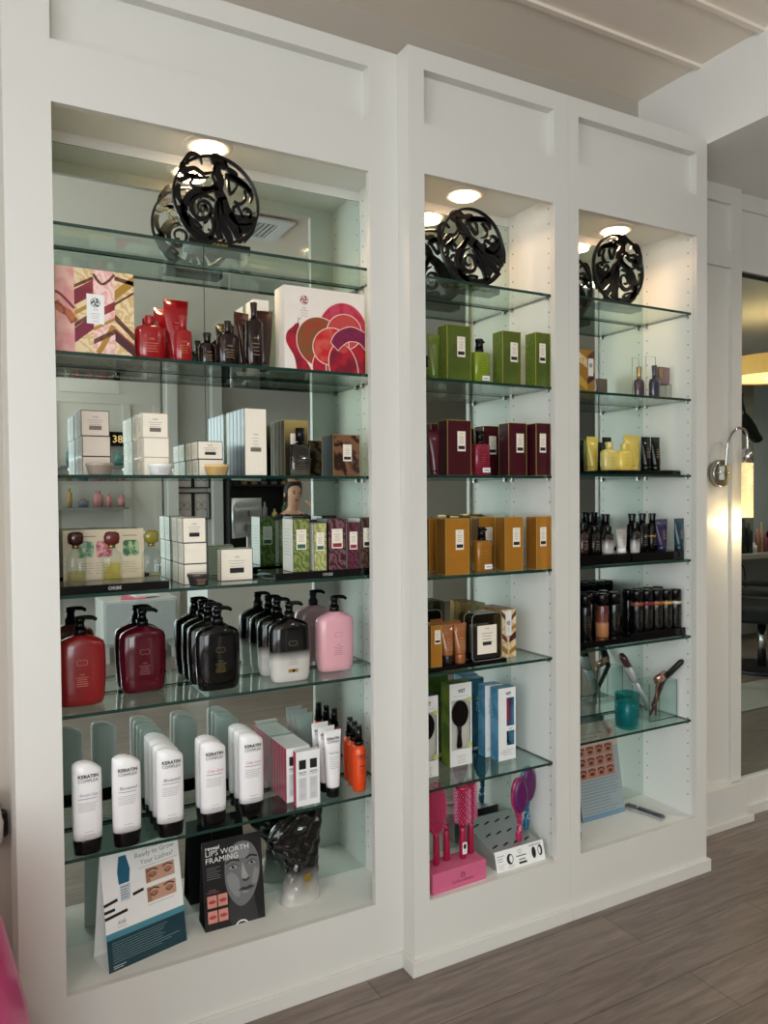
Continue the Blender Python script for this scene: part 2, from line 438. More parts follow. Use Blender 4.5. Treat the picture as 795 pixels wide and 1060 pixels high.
NL = 'warm lights in the tops of the cabinets'
downlight(.66, 2.235, 2.5218, .05, 'round warm light in the top of the left cabinet', 3.6, NL)
downlight(1.53, 2.185, 2.5218, .05, 'round warm light in the top of the middle cabinet', 1.5, NL)
downlight(2.254, 2.205, 2.5218, .05, 'round warm light in the top of the right cabinet', 1.4, NL)

# ------------------------------------------------------------------ panelled pilaster and tall mirror on the right
YP = 2.265
p = MB(CAB)
p.box(2.59, 2.66, YP, YP + .02, .19, 2.8478); p.box(3.030, 3.095, YP, YP + .02, .19, 2.8478)
p.box(2.66, 3.030, YP, YP + .02, 2.772, 2.8478); p.box(2.66, 3.030, YP, YP + .02, 2.492, 2.563)
p.box(2.66, 3.030, YP, YP + .02, .17, .200)
p.box(2.645, 3.045, YP + .018, YP + .03, .17, 2.84)
p.box(2.59, 3.095, YP + .0195, YW, 0, 2.8478)
struct(p.build('trim_2'))
p = MB(CAB); p.box(2.59, 3.115, YP - .018, YP + .019, .03, .185); p.box(2.585, 3.150, YP - .03, YP - .018, 0, .032); p.box(3.115, 3.150, YP - .018, YP + .03, 0, .032)
struct(p.build('baseboard_right', bevel=.002))
mw = thing('wall_mirror', (3.8, 2.34, 0)); tag(mw, 'tall wall mirror right of the sconce showing the salon and a yellow pendant', 'mirror')
ML = (-3.8, -2.34, 0)
q = MB(CAB); q.box(3.096, 6, 2.300, YW, 2.498, 2.8478); q.box(3.096, 6, 2.300, YW, 0, .165); q.box(3.096, 6, 2.288, 2.302, 2.775, 2.8478); q.box(3.096, 6, 2.288, 2.302, 2.498, 2.53); q.box(3.15, 6, 2.283, 2.300, 0, .045); q.box(5.9, 6, 2.30, YW, .165, 2.498)
q.build('frame', mw, ML)
q = MB(MIRR); q.box(3.097, 5.9, 2.318, 2.324, .165, 2.498); q.build('mirror_pane', mw, ML)
q = MB(mat('dark_seal', (30, 30, 30), .5)); q.box(3.097, 5.9, 2.306, 2.317, 2.488, 2.498); q.build('seal', mw, ML)
# wall sconce
sc = thing('wall_sconce', (2.935, YP, 1.58)); tag(sc, 'chrome wall sconce with a glowing bubble glass tube beside the tall mirror', 'wall light')
R90 = Matrix.Rotation(PI / 2, 4, 'X')
m = MB(STEEL); m.loft([(.0, .060, .060), (.02, .060, .060), (.026, .055, .055)], 40, M=R90); m.build('backplate', sc)
m = MB(CHROME)
for dx in (-.03, .03): m.loft([(.025, .006, .006), (.032, .006, .006), (.035, .003, .003)], 12, M=Matrix.Translation((dx, 0, 0)) @ R90)
m.build('screws', sc)
m = MB(STEEL); m.box(-.007, .007, -.040, -.026, -.028, .032); m.build('switch_block', sc)
m = MB(CHROME)
pts = [(0, -.04, .03), (0, -.045, .10), (.01, -.05, .155), (.05, -.055, .195), (.085, -.06, .195), (.108, -.062, .18), (.115, -.062, .14), (.115, -.062, .10)]
m.tube(smooth2(pts, 6), .0055, 10); m.build('curved_arm', sc)
m = MB(CHROME); m.cyl(.115, -.062, .045, .105, .024, 28); m.cyl(.115, -.062, .105, .112, .012, 16); m.build('lamp_cap', sc)
bub = mat('bubble_glass_glow', (255, 226, 150), .2, noise=.3, c2=(120, 95, 50), pattern='dots', nscale=230)
bb_ = bub.node_tree.nodes['Principled BSDF']; bub.node_tree.links.new(bub.node_tree.nodes['Mix'].outputs[2], bb_.inputs['Emission Color']); bb_.inputs['Emission Strength'].default_value = .8
# swap so the cell walls glow and the bubbles are darker
bub.node_tree.nodes['Mix'].inputs[6].default_value = rgb(120, 88, 40); bub.node_tree.nodes['Mix'].inputs[7].default_value = rgb(255, 230, 165)
m = MB(bub); m.loft([(-.195, .0225, .0225, 2.6), (.045, .0225, .0225, 2.6)], 28, .115, -.062); m.build('glass_tube', sc)
ld = bpy.data.lights.new('sconce_lamp', 'POINT'); ld.energy = 1.5; ld.color = (1, .78, .42); ld.shadow_soft_size = .02
lo = bpy.data.objects.new('sconce_lamp', ld); COL.objects.link(lo); lo.parent = sc; lo.location = (.115, -.062, -.222)
# ------------------------------------------------------------------ product makers (origin: base centre, front faces -Y)
def gradmat(name, stops, rough=.2, coat=.3):
    if name in MATS: return MATS[name]
    m = mat(name, (128, 128, 128), rough, coat=coat); nt = m.node_tree; N = nt.nodes; L = nt.links
    tc = N['Texture Coordinate']; sp = N.new('ShaderNodeSeparateXYZ'); mr = N.new('ShaderNodeMapRange')
    mr.inputs[1].default_value = stops[0][0]; mr.inputs[2].default_value = stops[-1][0]
    L.new(tc.outputs['Object'], sp.inputs[0]); L.new(sp.outputs['Z'], mr.inputs[0])
    rp = N.new('ShaderNodeValToRGB'); span = stops[-1][0] - stops[0][0]
    while len(rp.color_ramp.elements) < len(stops): rp.color_ramp.elements.new(.5)
    for e, (z, c) in zip(rp.color_ramp.elements, stops): e.position = (z - stops[0][0]) / span; e.color = rgb(*c)
    L.new(mr.outputs[0], rp.inputs['Fac']); L.new(rp.outputs['Color'], N['Principled BSDF'].inputs['Base Color'])
    return m
def std_label(par, cx, z0, z1, w, y, barm=DARKT, barfrac=(.1, .27), lines=4, name='label', paper=CREAM, brand=True, barw=.8):
    a = Art(); h = z1 - z0
    a.poly(rect(cx - w / 2, cx + w / 2, z0, z1), paper, 1)
    if barfrac: a.poly(rect(cx - w / 2 * barw, cx + w / 2 * barw, z0 + h * barfrac[0], z0 + h * barfrac[1]), barm, 2)
    if brand: a.text('ORIBE', cx, z0 + h * .86, h * .05, GREYT, 2)
    a.lines(cx - w * .3, cx + w * .3, z0 + h * .72, lines, h * .1, GREYT, 2, t=max(.0007, h * .02), align='C')
    return a.build(name, par, (0, y, 0))
def carton(w, d, h, face, side=None, top=None, edge=None, ew=.0013, name='carton'):
    side = side or face; top = top or face
    m = MB(face)
    P = [m.bm.verts.new((x, y, z)) for z in (0, h) for y in (-d / 2, d / 2) for x in (-w / 2, w / 2)]
    for q, mm in (((0, 2, 3, 1), face), ((4, 5, 7, 6), top), ((0, 1, 5, 4), face), ((2, 6, 7, 3), face), ((0, 4, 6, 2), side), ((1, 3, 7, 5), side)):
        m.use(mm); m.face([P[i] for i in q])
    if edge:
        m.use(edge); e = ew; g = .0003
        for sx in (-1, 1):
            for sy in (-1, 1):
                x, y = sx * w / 2, sy * d / 2
                m.box(min(x - sx * e, x + sx * g), max(x - sx * e, x + sx * g), min(y - sy * e, y + sy * g), max(y - sy * e, y + sy * g), 0, h + g)
        for z in (0, h):
            zz = (z - (e if z else 0), z + (g if z else e))
            for sy in (-1, 1):
                y = sy * d / 2; m.box(-w / 2 - g, w / 2 + g, min(y - sy * e, y + sy * g), max(y - sy * e, y + sy * g), *zz)
            for sx in (-1, 1):
                x = sx * w / 2; m.box(min(x - sx * e, x + sx * g), max(x - sx * e, x + sx * g), -d / 2, d / 2, *zz)
    return m.build(name, normals=False)
def pump_bottle(body, txt, name='pump_bottle', w=.130, d=.058, hs=.176, hn=.191, ombre=False):
    m = MB(body); a, b = w / 2, d / 2
    m.loft([(0, a * .80, b * .78, 3), (.004, a * .88, b * .88, 3), (.02, a * .935, b, 3), (.07, a * .985, b, 2.9), (.115, a, b, 2.8), (hs - .020, a * .985, b * .98, 2.7), (hs - .007, a * .93, b * .93, 2.6), (hs + .002, a * .74, b * .8, 2.4), (hn - .005, a * .42, b * .6, 2.2), (hn - .001, a * .25, b * .52), (hn, a * .2, b * .45)], 36)
    t = m.build(name)
    p = MB(BLACK)
    p.cyl(0, 0, hn - .001, hn + .017, .0165, 24); p.cyl(0, 0, hn + .017, hn + .034, .0125, 20, .0105); p.cyl(0, 0, hn + .034, hn + .046, .0135, 20, .0125)
    ph = p.build('pump_head', t); p = MB(BLACK); p.tube(smooth2([(-.012, 0, hn + .043), (.01, 0, hn + .045), (.032, 0, hn + .043), (.043, 0, hn + .036)], 4), [.0062] * 9 + [.0055] * 2 + [.005, .0042], 10)
    p.build('spout', ph)
    wr = lambda x, z: -b * (1 - min(.98, abs(x) / a) ** 2.8) ** (1 / 2.8)
    g = Art(.0006)
    g.line(ell(-.006, .118, .007, .0075, 20, a0=40, a1=320), .0008, txt, 1, 1, wr); g.line(ell(.007, .118, .007, .0075, 20, a0=-140, a1=140), .0008, txt, 1, 1, wr)
    g.text('ORIBE', 0, .084, .0034, txt, 1, wrap=wr)
    g.lines(-.017, .017, .078, 5, .0058, txt, 1, .0011, wr, align='C')
    if ombre: g.poly(clip(rect(-.016, .016, .030, .040), -1, 1, -1, 1), GOLD, 1, wr); g.poly(rect(-.004, .006, .031, .039), DARKT, 2, wr)
    g.build('print', t)
    return t
KW = mat('keratin_white', (238, 236, 236), .3, coat=.3)
def keratin(script, scol, name='shampoo_bottle'):
    a, b, h = .0375, .0215, .245
    m = MB(KW)
    secs = [(.040, a * .97, b, 2.5), (.06, a * .985, b, 2.5), (.14, a, b, 2.5), (.20, a, b * .97, 2.5), (.228, a * .995, b * .9, 2.5), (.237, a * .99, b * .78, 2.6), (.243, a * .97, b * .5, 2.8), (.2455, a * .93, b * .2, 3)]
    m.loft(secs, 36)
    for v in m.bm.verts:
        if v.co.z > .19:
            u = (v.co.x / a + .35); k = ((v.co.z - .19) / .055)
            v.co.z -= .0165 * k * u * u * (.85 if u > 0 else .9)
    t = m.build(name)
    c = MB(BLACK); c.loft([(0, a * .86, b * .9, 2.5), (.003, a * .9, b * .94, 2.5), (.036, a * .965, b * .99, 2.5), (.041, a * .97, b, 2.5)], 36); c.build('cap', t)
    wr = lambda x, z: -b * (1 - min(.98, abs(x) / a) ** 2.5) ** .4 - .0002
    g = Art(.0004)
    g.text('KERATIN', .001, .204, .0088, DARKT, 1, w=.050, bold=.03, wrap=wr); g.text('COMPLEX', .001, .1925, .0082, DARKT, 1, w=.050, wrap=wr)
    g.text(script, .002, .156, .0082, scol, 1, w=.046, shear=.35, wrap=wr)
    g.lines(-.024, .024, .1495, 1, .01, DARKT, 1, .0012, wr)
    g.lines(-.024, .027, .138, 5, .0052, GREYT, 1, .0009, wr, seed=3)
    g.lines(-.010, .014, .062, 1, .01, GREYT, 1, .0009, wr); g.lines(-.012, .018, .053, 1, .01, GREYT, 1, .0009, wr)
    g.build('print', t)
    return t
def tube_bottle(body, cap, w=.06, h=.185, capr=.018, caph=.03, txt=None, name='squeeze_tube', capw=None, oval=None):
    m = MB(body); cr = capr
    m.loft([(caph, cr, cr * .95), (caph + .006, cr * 1.02, cr), (h * .45, (cr + w / 2) / 2, cr * .82, 2.1), (h * .75, w / 2 * .93, cr * .42, 2.3), (h * .95, w / 2, .003, 3), (h * .952, w / 2, .0012, 6), (h, w / 2, .0012, 8)], 32)
    t = m.build(name)
    c = MB(cap); c.loft([(0, cr * .93, cr * .93), (.002, cr, cr), (caph - .003, cr, cr), (caph + .0005, cr * .96, cr * .96)], 28); c.build('cap', t)
    if txt:
        wr = lambda x, z: -(cr * (1 - max(0, (z - caph) / (h - caph)) ** 1.3) * (1 - min(.9, abs(x) / (w / 2)) ** 2) ** .5 + .0028)
        g = Art(.0002); g.text('ORIBE', 0, h * .62, .0035, txt, 1, wrap=wr); g.lines(-.011, .011, h * .57, 5, .006, txt, 1, .0011, wr, align='C'); g.build('print', t)
    return t
def square_pump(body, w=.062, d=.045, hb=.105, h=.152, capm=BLACK):
    """hotel-size bottle with a chunky black pump and a white sticker"""
    a, b = w / 2, d / 2
    m = MB(body); m.loft([(0, a * .92, b * .9, 4), (.003, a, b, 5), (hb - .006, a, b, 5), (hb, a * .9, b * .88, 4), (hb + .003, a * .4, b * .5)], 32)
    t = m.build('travel_bottle')
    c = MB(capm); c.cyl(0, 0, hb + .002, hb + .012, .0145, 20); c.cyl(0, 0, hb + .012, h - .006, .0135, 20, .0125); c.loft([(h - .008, .0155, .0125), (h, .0135, .011)], 20); c.box(.0, .019, -.005, .005, h - .013, h - .006); c.build('pump_cap', t)
    s = Art(); s.poly(rect(a * -.15, a * .85, hb * .10, hb * .25), WHITEP, 1); s.lines(a * .05, a * .7, hb * .17, 1, .01, DARKT, 2, .0022); s.build('label', t, (0, -b - .0002, 0))
    g = Art(); g.text('ORIBE', 0, hb * .66, .0035, GOLD, 1); g.lines(-.010, .010, hb * .58, 3, .007, GOLD, 1, .0008, align='C'); g.build('print', t, (0, -b - .0002, 0))
    return t
def round_bottle(body, w, d, hs, h, capr, txt=None, name='flask_bottle', p=2.6, shoulder=.82, cap=None):
    a, b = w / 2, d / 2
    m = MB(body); m.loft([(0, a * .86, b * .86, p), (.004, a * .95, b * .95, p), (hs * .3, a, b, p), (hs * shoulder, a, b, p), (hs * .93, a * .86, b * .88, p), (hs * .985, a * .5, b * .62, 2.2), (hs, capr * .8, capr * .8)], 36)
    t = m.build(name)
    c = MB(cap or body); c.loft([(hs - .001, capr * .85, capr * .85), (hs + (h - hs) * .3, capr * .8, capr * .8), (h - .003, capr, capr), (h, capr * .93, capr * .93)], 24); c.build('cap', t)
    if txt:
        wr = lambda x, z: -b * (1 - min(.95, abs(x) / a) ** p) ** (1 / p) - .0004
        g = Art(.0003); g.text('ORIBE', 0, hs * .56, .004, txt, 1, wrap=wr); g.lines(-a * .45, a * .45, hs * .46, 4, hs * .075, txt, 1, .001, wr, align='C'); g.build('print', t)
    return t
def jar(body, lid, w=.07, h=.031, txt=GREYT, name='glass_jar', inner=None):
    m = MB(body); r = w / 2
    m.loft([(0, r * .72, r * .72), (.002, r * .78, r * .78), (h * .72, r * .94, r * .94), (h * .74, r * .95, r * .95)], 36)
    t = m.build(name)
    c = MB(lid); c.loft([(h * .74, r * .95, r * .95), (h * .77, r, r), (h - .001, r, r), (h, r * .97, r * .97)], 36); c.build('lid', t)
    if txt:
        wr = lambda x, z: -math.sqrt(max(0, (r * (.8 + .2 * z / h)) ** 2 - x * x)) - .0004
        g = Art(.0002); g.lines(-.014, .014, h * .55, 3, h * .16, txt, 1, .0011, wr, align='C'); g.build('print', t)
    return t
def spray_can(body, capm, band, h=.158, r=.0235, name='spray_can'):
    m = MB(body); m.loft([(0, r * .95, r * .95), (.003, r, r), (h * .70, r, r), (h * .73, r * .97, r * .97)], 28); t = m.build(name)
    c = MB(capm); c.loft([(h * .73, r * .97, r * .97), (h * .95, r * .97, r * .97), (h * .985, r * .9, r * .9), (h, r * .7, r * .7)], 28); c.build('cap', t)
    if band: b = MB(band); b.loft([(h * .615, r * 1.006, r * 1.006), (h * .69, r * 1.006, r * 1.006)], 28); b.build('colour_band', t)
    wr = lambda x, z: -math.sqrt(max(0, r * r - x * x)) - .0004
    g = Art(.0003); g.lines(-.008, .008, h * .5, 5, .009, mat('dull_gold_print', (120, 105, 70), .4), 1, .001, wr, align='C'); g.build('print', t)
    return t
def tray(w, d, h=.022, text=True, name='display_tray'):
    m = MB(TRAYM); m.box(-w / 2, w / 2, -d / 2, d / 2, 0, h); t = m.build(name, bevel=.0012)
    if text: g = Art(); g.text('ORIBE', 0, h * .32, h * .4, mat('silver_print', (190, 190, 185), .4), 1); g.build('logo', t, (0, -d / 2 - .0003, 0))
    return t

# ------------------------------------------------------------------ pierced round ornaments
def ornament(rot=0, flip=1):
    t = thing('round_ornament')
    m = MB(ORNB); R = .128; c0 = .153; n = 72
    def W(p): # photo-traced drawing units -> metres, turned by rot
        x = (p[0] - 430) / 262 * R * flip; z = -(p[1] - 352) / 262 * R
        a = math.radians(rot); return (x * math.cos(a) - z * math.sin(a), c0 + x * math.sin(a) + z * math.cos(a))
    y0, y1 = -.006, .006
    for rr in ((R, R * .945),):
        rings = []
        for r, y in ((rr[0], y0), (rr[0], y1), (rr[1], y1), (rr[1], y0)): rings.append([(r * math.cos(2 * PI * i / n), y, c0 + r * math.sin(2 * PI * i / n)) for i in range(n)])
        rings.append(rings[0]); m.rings(rings, False, False)
    u = R / 262
    S = [([(395, 125), (430, 112), (470, 125), (478, 165)], [50, 70, 50, 20]),
         ([(445, 130), (432, 180), (452, 235), (440, 290), (462, 350)], [45, 50, 46, 56, 70]),
         ([(425, 150), (405, 215), (420, 255), (395, 290), (340, 310)], [14, 16, 18, 22, 26]),
         ([(345, 160), (330, 118), (290, 108), (258, 135), (262, 175)], [4, 20, 26, 26, 10]),
         ([(222, 170), (250, 208), (300, 190), (350, 212), (400, 195)], [12, 34, 22, 20, 8]),
         ([(245, 140), (222, 200), (238, 232), (290, 236), (322, 222)], [10, 24, 20, 22, 6]),
         ([(185, 262), (225, 268), (280, 238), (330, 240), (385, 226)], [10, 28, 26, 20, 8]),
         ([(300, 240), (276, 280), (300, 300), (345, 292)], [16, 18, 16, 4]),
         ([(440, 285), (370, 305), (290, 335), (242, 400), (236, 470), (262, 545)], [20, 40, 44, 44, 40, 30]),
         ([(400, 345), (340, 338), (288, 375), (280, 440), (325, 478), (380, 455), (392, 400), (355, 372), (318, 392), (320, 430), (348, 432)], [10, 24, 28, 28, 26, 24, 20, 16, 14, 12, 8]),
         ([(207, 300), (198, 345), (215, 400), (250, 440)], [26, 34, 26, 10]),
         ([(210, 420), (240, 500), (300, 560), (370, 592), (430, 600)], [24, 60, 64, 56, 40]),
         ([(255, 480), (300, 500), (335, 530), (300, 535)], [18, 20, 16, 6]),
         ([(385, 440), (410, 500), (400, 560), (380, 590)], [14, 22, 26, 24]),
         ([(465, 330), (485, 400), (520, 470), (560, 540), (570, 585)], [44, 60, 66, 52, 20]),
         ([(445, 340), (450, 420), (468, 500), (500, 560), (510, 600)], [34, 40, 46, 48, 30]),
         ([(430, 360), (425, 440), (432, 520), (450, 580)], [22, 32, 36, 40]),
         ([(505, 420), (560, 450), (620, 440), (672, 432)], [30, 66, 60, 40]),
         ([(560, 500), (610, 490), (650, 460)], [60, 54, 24]),
         ([(478, 105), (500, 160), (545, 205), (610, 240), (645, 290), (636, 335)], [10, 22, 30, 34, 22, 10]),
         ([(505, 150), (535, 165), (552, 185), (520, 200), (490, 190)], [8, 16, 18, 16, 12]),
         ([(480, 200), (560, 212), (640, 265)], [30, 40, 26]),
         ([(500, 215), (512, 300), (552, 252), (548, 232)], [16, 20, 14, 8]),
         ([(600, 262), (606, 318), (572, 352), (534, 338)], [14, 18, 18, 8]),
         ([(534, 408), (530, 380), (556, 370), (572, 398), (590, 428)], [12, 18, 18, 16, 16]),
         ([(588, 388), (612, 372), (640, 398), (625, 430)], [10, 18, 22, 20]),
         ([(590, 570), (640, 510), (668, 440)], [30, 26, 18]),
         ([(340, 598), (430, 612), (520, 604)], [30, 30, 30])]
    for pts, ws in S: m.stroke([W(p) for p in pts], [w_ * u for w_ in ws], y0 * .8, y1 * .8, 6)
    m.build('pierced_disc', t)
    b = MB(BLACK); b.box(-.090, .090, -.030, .030, 0, .024); b.box(-.022, .022, -.010, .010, .024, .034); b.build('base_block', t, bevel=.0012)
    g = Art(); g.text('ORIBE', 0, .007, .012, GOLD, 1); g.build('logo', t, (0, -.0304, 0))
    return t
def place_orn(o, x, y, z, label): put(o, x, y, z); o.scale = (1.03,) * 3 if x > 1 else (1, 1, 1); tag(o, label, 'ornament'); return o
place_orn(ornament(0), .672, 2.20, TA[0], 'black pierced round ornament on the top shelf of the left cabinet')
place_orn(ornament(38), 1.560, 2.18, TB[0], 'black pierced round ornament on the top shelf of the middle cabinet')
place_orn(ornament(-14, -1), 2.236, 2.17, TC[0], 'black pierced round ornament on the top shelf of the right cabinet')

# ================================================================== LEFT CABINET
# ---- second shelf
Z = TA[1]
PINKM = mat('pink_marble', (222, 150, 150), .4, c2=(236, 190, 176), pattern='blotch', nscale=18)
ORNG = mat('ochre_marble', (190, 110, 60), .4, c2=(150, 60, 50), pattern='marble')
RUST = mat('rust_red', (150, 45, 50), .4, c2=(120, 25, 45), pattern='blotch', nscale=14)
BEIGE = mat('beige_marble', (232, 210, 170), .4, c2=(212, 178, 120), pattern='marble')
BLUSH = mat('blush_marble', (240, 205, 196), .4, c2=(228, 170, 165), pattern='marble')
BROWN = mat('walnut_brown', (112, 62, 40), .4, c2=(80, 40, 30), pattern='marble')
OCHRE = mat('mustard_gold', (176, 132, 52), .35, .3)
def chevron_art(par, w, h, y, name='printed_art', cols=4, seed=0):
    a = Art(.00015); x = [-w / 2 + w * k for k in (0, .235, .475, .75, 1)]
    mats = [PINKM, BEIGE, BLUSH, BEIGE]
    for i in range(4): a.poly(rect(x[i], x[i + 1], 0, h), mats[i], 1)
    def band(i, zl, zr, th, m, lay=2): a.poly(clip([(x[i], zl * h), (x[i + 1], zr * h), (x[i + 1], (zr + th) * h), (x[i], (zl + th) * h)], x[i], x[i + 1], 0, h), m, lay)
    a.line([(x[0], h * .58), (x[0] + w * .07, h * .5), (x[0] + w * .16, h * .46), (x[1], h * .36)], h * .09, ORNG, 2)
    a.line([(x[0], h * .70), (x[0] + w * .08, h * .66), (x[1], h * .52)], h * .03, RUST, 3)
    band(1, .56, .70, .18, RUST); band(1, .30, .46, .05, BROWN, 3); band(1, .12, .30, .17, mat('wine_red', (120, 20, 55), .4)); band(1, .76, .88, .04, BROWN); band(1, .44, .58, .05, OCHRE, 3)
    a.line([(x[2], h * .95), (x[2] + w * .1, h * .84), (x[2] + w * .19, h * .88), (x[3], h * .97)], h * .03, BROWN, 2)
    band(2, .40, .55, .10, RUST); band(2, .28, .42, .04, OCHRE, 3); band(2, .12, .26, .06, BROWN, 3); a.line([(x[2] + .01, h * .02), (x[2] + w * .12, h * .12), (x[3] - .004, h * .36)], h * .06, OCHRE, 2)
    band(3, .66, .86, .12, OCHRE); band(3, .90, .86, .05, BROWN); band(3, .42, .20, .08, BROWN); band(3, .18, .0, .14, mat('dark_plum', (70, 25, 35), .4)); band(3, .30, .12, .03, RUST, 3); band(3, .60, .76, .03, BROWN, 3)
    lx0, lx1 = -.022, .022
    a.poly(rect(lx0, lx1, h * .36, h * .71), WHITEP, 5)
    emblem(a, 0, h * .61, .0115, DARKT, 6); a.text('ORIBE', 0, h * .52, .0035, GREYT, 6); a.lines(-.012, .012, h * .48, 3, .006, GREYT, 6, .0009, align='C'); a.lines(-.008, .008, h * .39, 1, .006, GREYT, 6, .0009, align='C')
    return a.build(name, par, (0, y, 0))
def emblem(a, x, z, r, m, lay):
    a.line(ell(x, z, r, r, 24) + [(x + r, z)], r * .12, m, lay, 1)
    for k in range(3):
        t = k * 120
        P = [(x + r * .1 * math.cos(math.radians(t)), z + r * .1 * math.sin(math.radians(t))), (x + r * .55 * math.cos(math.radians(t + 35)), z + r * .55 * math.sin(math.radians(t + 35))), (x + r * .9 * math.cos(math.radians(t + 80)), z + r * .9 * math.sin(math.radians(t + 80)))]
        a.line(P, r * .32, m, lay)
        P = [(x + r * .5 * math.cos(math.radians(t - 20)), z + r * .5 * math.sin(math.radians(t - 20))), (x + r * .8 * math.cos(math.radians(t + 15)), z + r * .8 * math.sin(math.radians(t + 15)))]
        a.line(P, r * .18, m, lay)
o = carton(.196, .060, .222, BLUSH, PINKM, BEIGE, name='gift_box'); chevron_art(o, .196, .222, -.0301)
put(o, .327, 2.18, Z); tag(o, 'pink, beige and rust marbled gift box at the left end of the second shelf', 'box')
RED = mat('glossy_red', (150, 15, 24), .15, coat=.35); REDT = mat('pale_red_print', (230, 150, 130), .4)
o = round_bottle(RED, .083, .045, .098, .123, .0145, REDT); put(o, .474, 2.185, Z); tag(o, 'glossy red flask bottle beside the marbled gift box', 'bottle')
o = tube_bottle(RED, RED, .072, .180, .019, .02, REDT); put(o, .551, 2.205, Z, .1); tag(o, 'tall red squeeze tube behind the small red spray bottle', 'tube')
o = tube_bottle(RED, RED, .062, .165, .018, .02, REDT); put(o, .531, 2.262, Z, .2); tag(o, 'darker red squeeze tube half hidden behind the tall red tube', 'tube')
o = round_bottle(RED, .050, .034, .088, .126, .0125, GOLD, 'spray_bottle', shoulder=.9); put(o, .556, 2.150, Z); tag(o, 'small red spray bottle in front of the red tubes', 'bottle')
DBR = mat('dark_brown_gloss', (26, 8, 8), .12, coat=.15)
DBR2 = mat('dark_brown_tube', (52, 22, 16), .2, coat=.15)
PALE = mat('tan_print', (190, 160, 130), .4)
o = round_bottle(DBR, .050, .034, .070, .098, .012, PALE, shoulder=.8); put(o, .643, 2.215, Z); tag(o, 'small dark brown flask bottle, left of the bigger brown flask', 'bottle')
o = round_bottle(DBR, .064, .040, .095, .129, .0105, PALE, shoulder=.8); put(o, .692, 2.175, Z); tag(o, 'dark brown flask bottle with a tall cap and gold print', 'bottle')
o = tube_bottle(DBR2, DBR2, .060, .180, .018, .02); put(o, .814, 2.215, Z, -.1); tag(o, 'dark brown squeeze tube right behind the brown spray bottle', 'tube')
o = tube_bottle(DBR2, DBR2, .052, .176, .016, .02); put(o, .758, 2.250, Z, .25); tag(o, 'dark brown squeeze tube left behind the brown spray bottle', 'tube')
o = round_bottle(DBR, .052, .038, .142, .187, .0105, PALE, 'spray_bottle', shoulder=.9); put(o, .766, 2.160, Z); tag(o, 'tall dark brown spray bottle in front of two brown tubes', 'bottle')
# snail picture box
WB = mat('snail_box_paper', (236, 226, 216), .5)
def snail_box(): 
    o = carton(.268, .075, .246, WB, name='gift_box')
    a = Art(.00016); W_, H_ = .268, .246
    def T(u, v):
        t_, b_ = 130 + (u - 45) * .07, 815 + (u - 45) * .055
        return ((u - 45) / 650 * W_ - W_ / 2, H_ * (b_ - v) / (b_ - t_))
    def E(cx, cy, rx, ry, rot=0, n=40): return [T(px, py) for px, py in ell(cx, cy, rx, ry, n, rot)]
    box_ = (-W_ / 2, W_ / 2, 0, H_)
    def disc(cx, cy, rx, ry, m, lay, rot=0):
        a.poly(clip(E(cx, cy, rx + 5, ry + 5, rot), *box_), LINE, lay); a.poly(clip(E(cx, cy, rx - 2, ry - 2, rot), *box_), m, lay + 1)
    LINE = mat('pale_outline', (245, 205, 195), .5)
    A1 = mat('snail_red', (176, 14, 40), .4, c2=(120, 12, 38), pattern='blotch', nscale=22)
    A2 = mat('snail_pink', (196, 60, 90), .4, c2=(180, 20, 45), pattern='blotch', nscale=24)
    A3 = mat('snail_brown', (150, 62, 34), .4, c2=(120, 84, 40), pattern='blotch', nscale=20)
    A4 = mat('snail_coral', (214, 84, 72), .4, c2=(190, 60, 60), pattern='dots', nscale=420)
    A5 = mat('snail_magenta', (168, 24, 84), .4, c2=(110, 14, 60), pattern='dots', nscale=380)
    A6 = mat('snail_coral_red', (196, 20, 30), .4, c2=(206, 84, 74), pattern='blotch', nscale=26)
    disc(510, 520, 205, 265, A2, 1); disc(600, 760, 130, 260, A1, 3)
    disc(320, 590, 178, 208, A3, 5, -18); disc(360, 790, 100, 140, A1, 7); disc(420, 800, 50, 110, A3, 9)
    disc(520, 500, 142, 148, A4, 11); disc(410, 625, 145, 155, A6, 13, 15)
    disc(510, 800, 115, 205, A1, 15, -12)
    P = [T(*q) for q in smooth2([(405, 590), (440, 520), (510, 470), (590, 455), (695, 500)], 6)] + [T(*q) for q in smooth2([(695, 655), (640, 590), (560, 580), (500, 620), (465, 660)], 6)]
    a.line(P + [P[0]], .0022, LINE, 18, 1); a.poly(P, A5, 17)
    a.poly([T(*q) for q in ((470, 665), (530, 605), (545, 665), (510, 680))], A4, 19)
    B = [T(*q) for q in smooth2([(140, 845), (120, 720), (60, 600), (65, 520), (110, 470), (140, 440), (160, 450), (150, 540), (170, 660), (230, 780), (260, 845)], 5)]
    a.poly(clip(B, *box_), A1, 8 if False else 2)
    a.line([T(*q) for q in ((150, 445), (155, 415), (175, 395))], .0016, A1, 3); a.line([T(*q) for q in ((155, 420), (150, 405), (156, 392))], .0012, A1, 3)
    ex, ez = T(200, 248); emblem(a, ex, ez, .0125, A1, 2)
    tx, tz = T(200, 318); a.text('ORIBE', tx, tz, .0035, A1, 2); a.lines(tx - .014, tx + .014, tz - .006, 3, .008, A1, 2, .0008, align='C')
    a.build('printed_art', o, (0, -.0376, 0)); return o
o = snail_box(); put(o, .986, 2.176, Z); tag(o, 'large cream box printed with a red snail of round petals', 'box')
o = carton(.05, .085, .222, WB, name='gift_box'); put(o, .822, 2.285, Z); o.scale = (1, .8, 1); tag(o, 'cream box behind the dark brown tubes, left of the snail box', 'box')

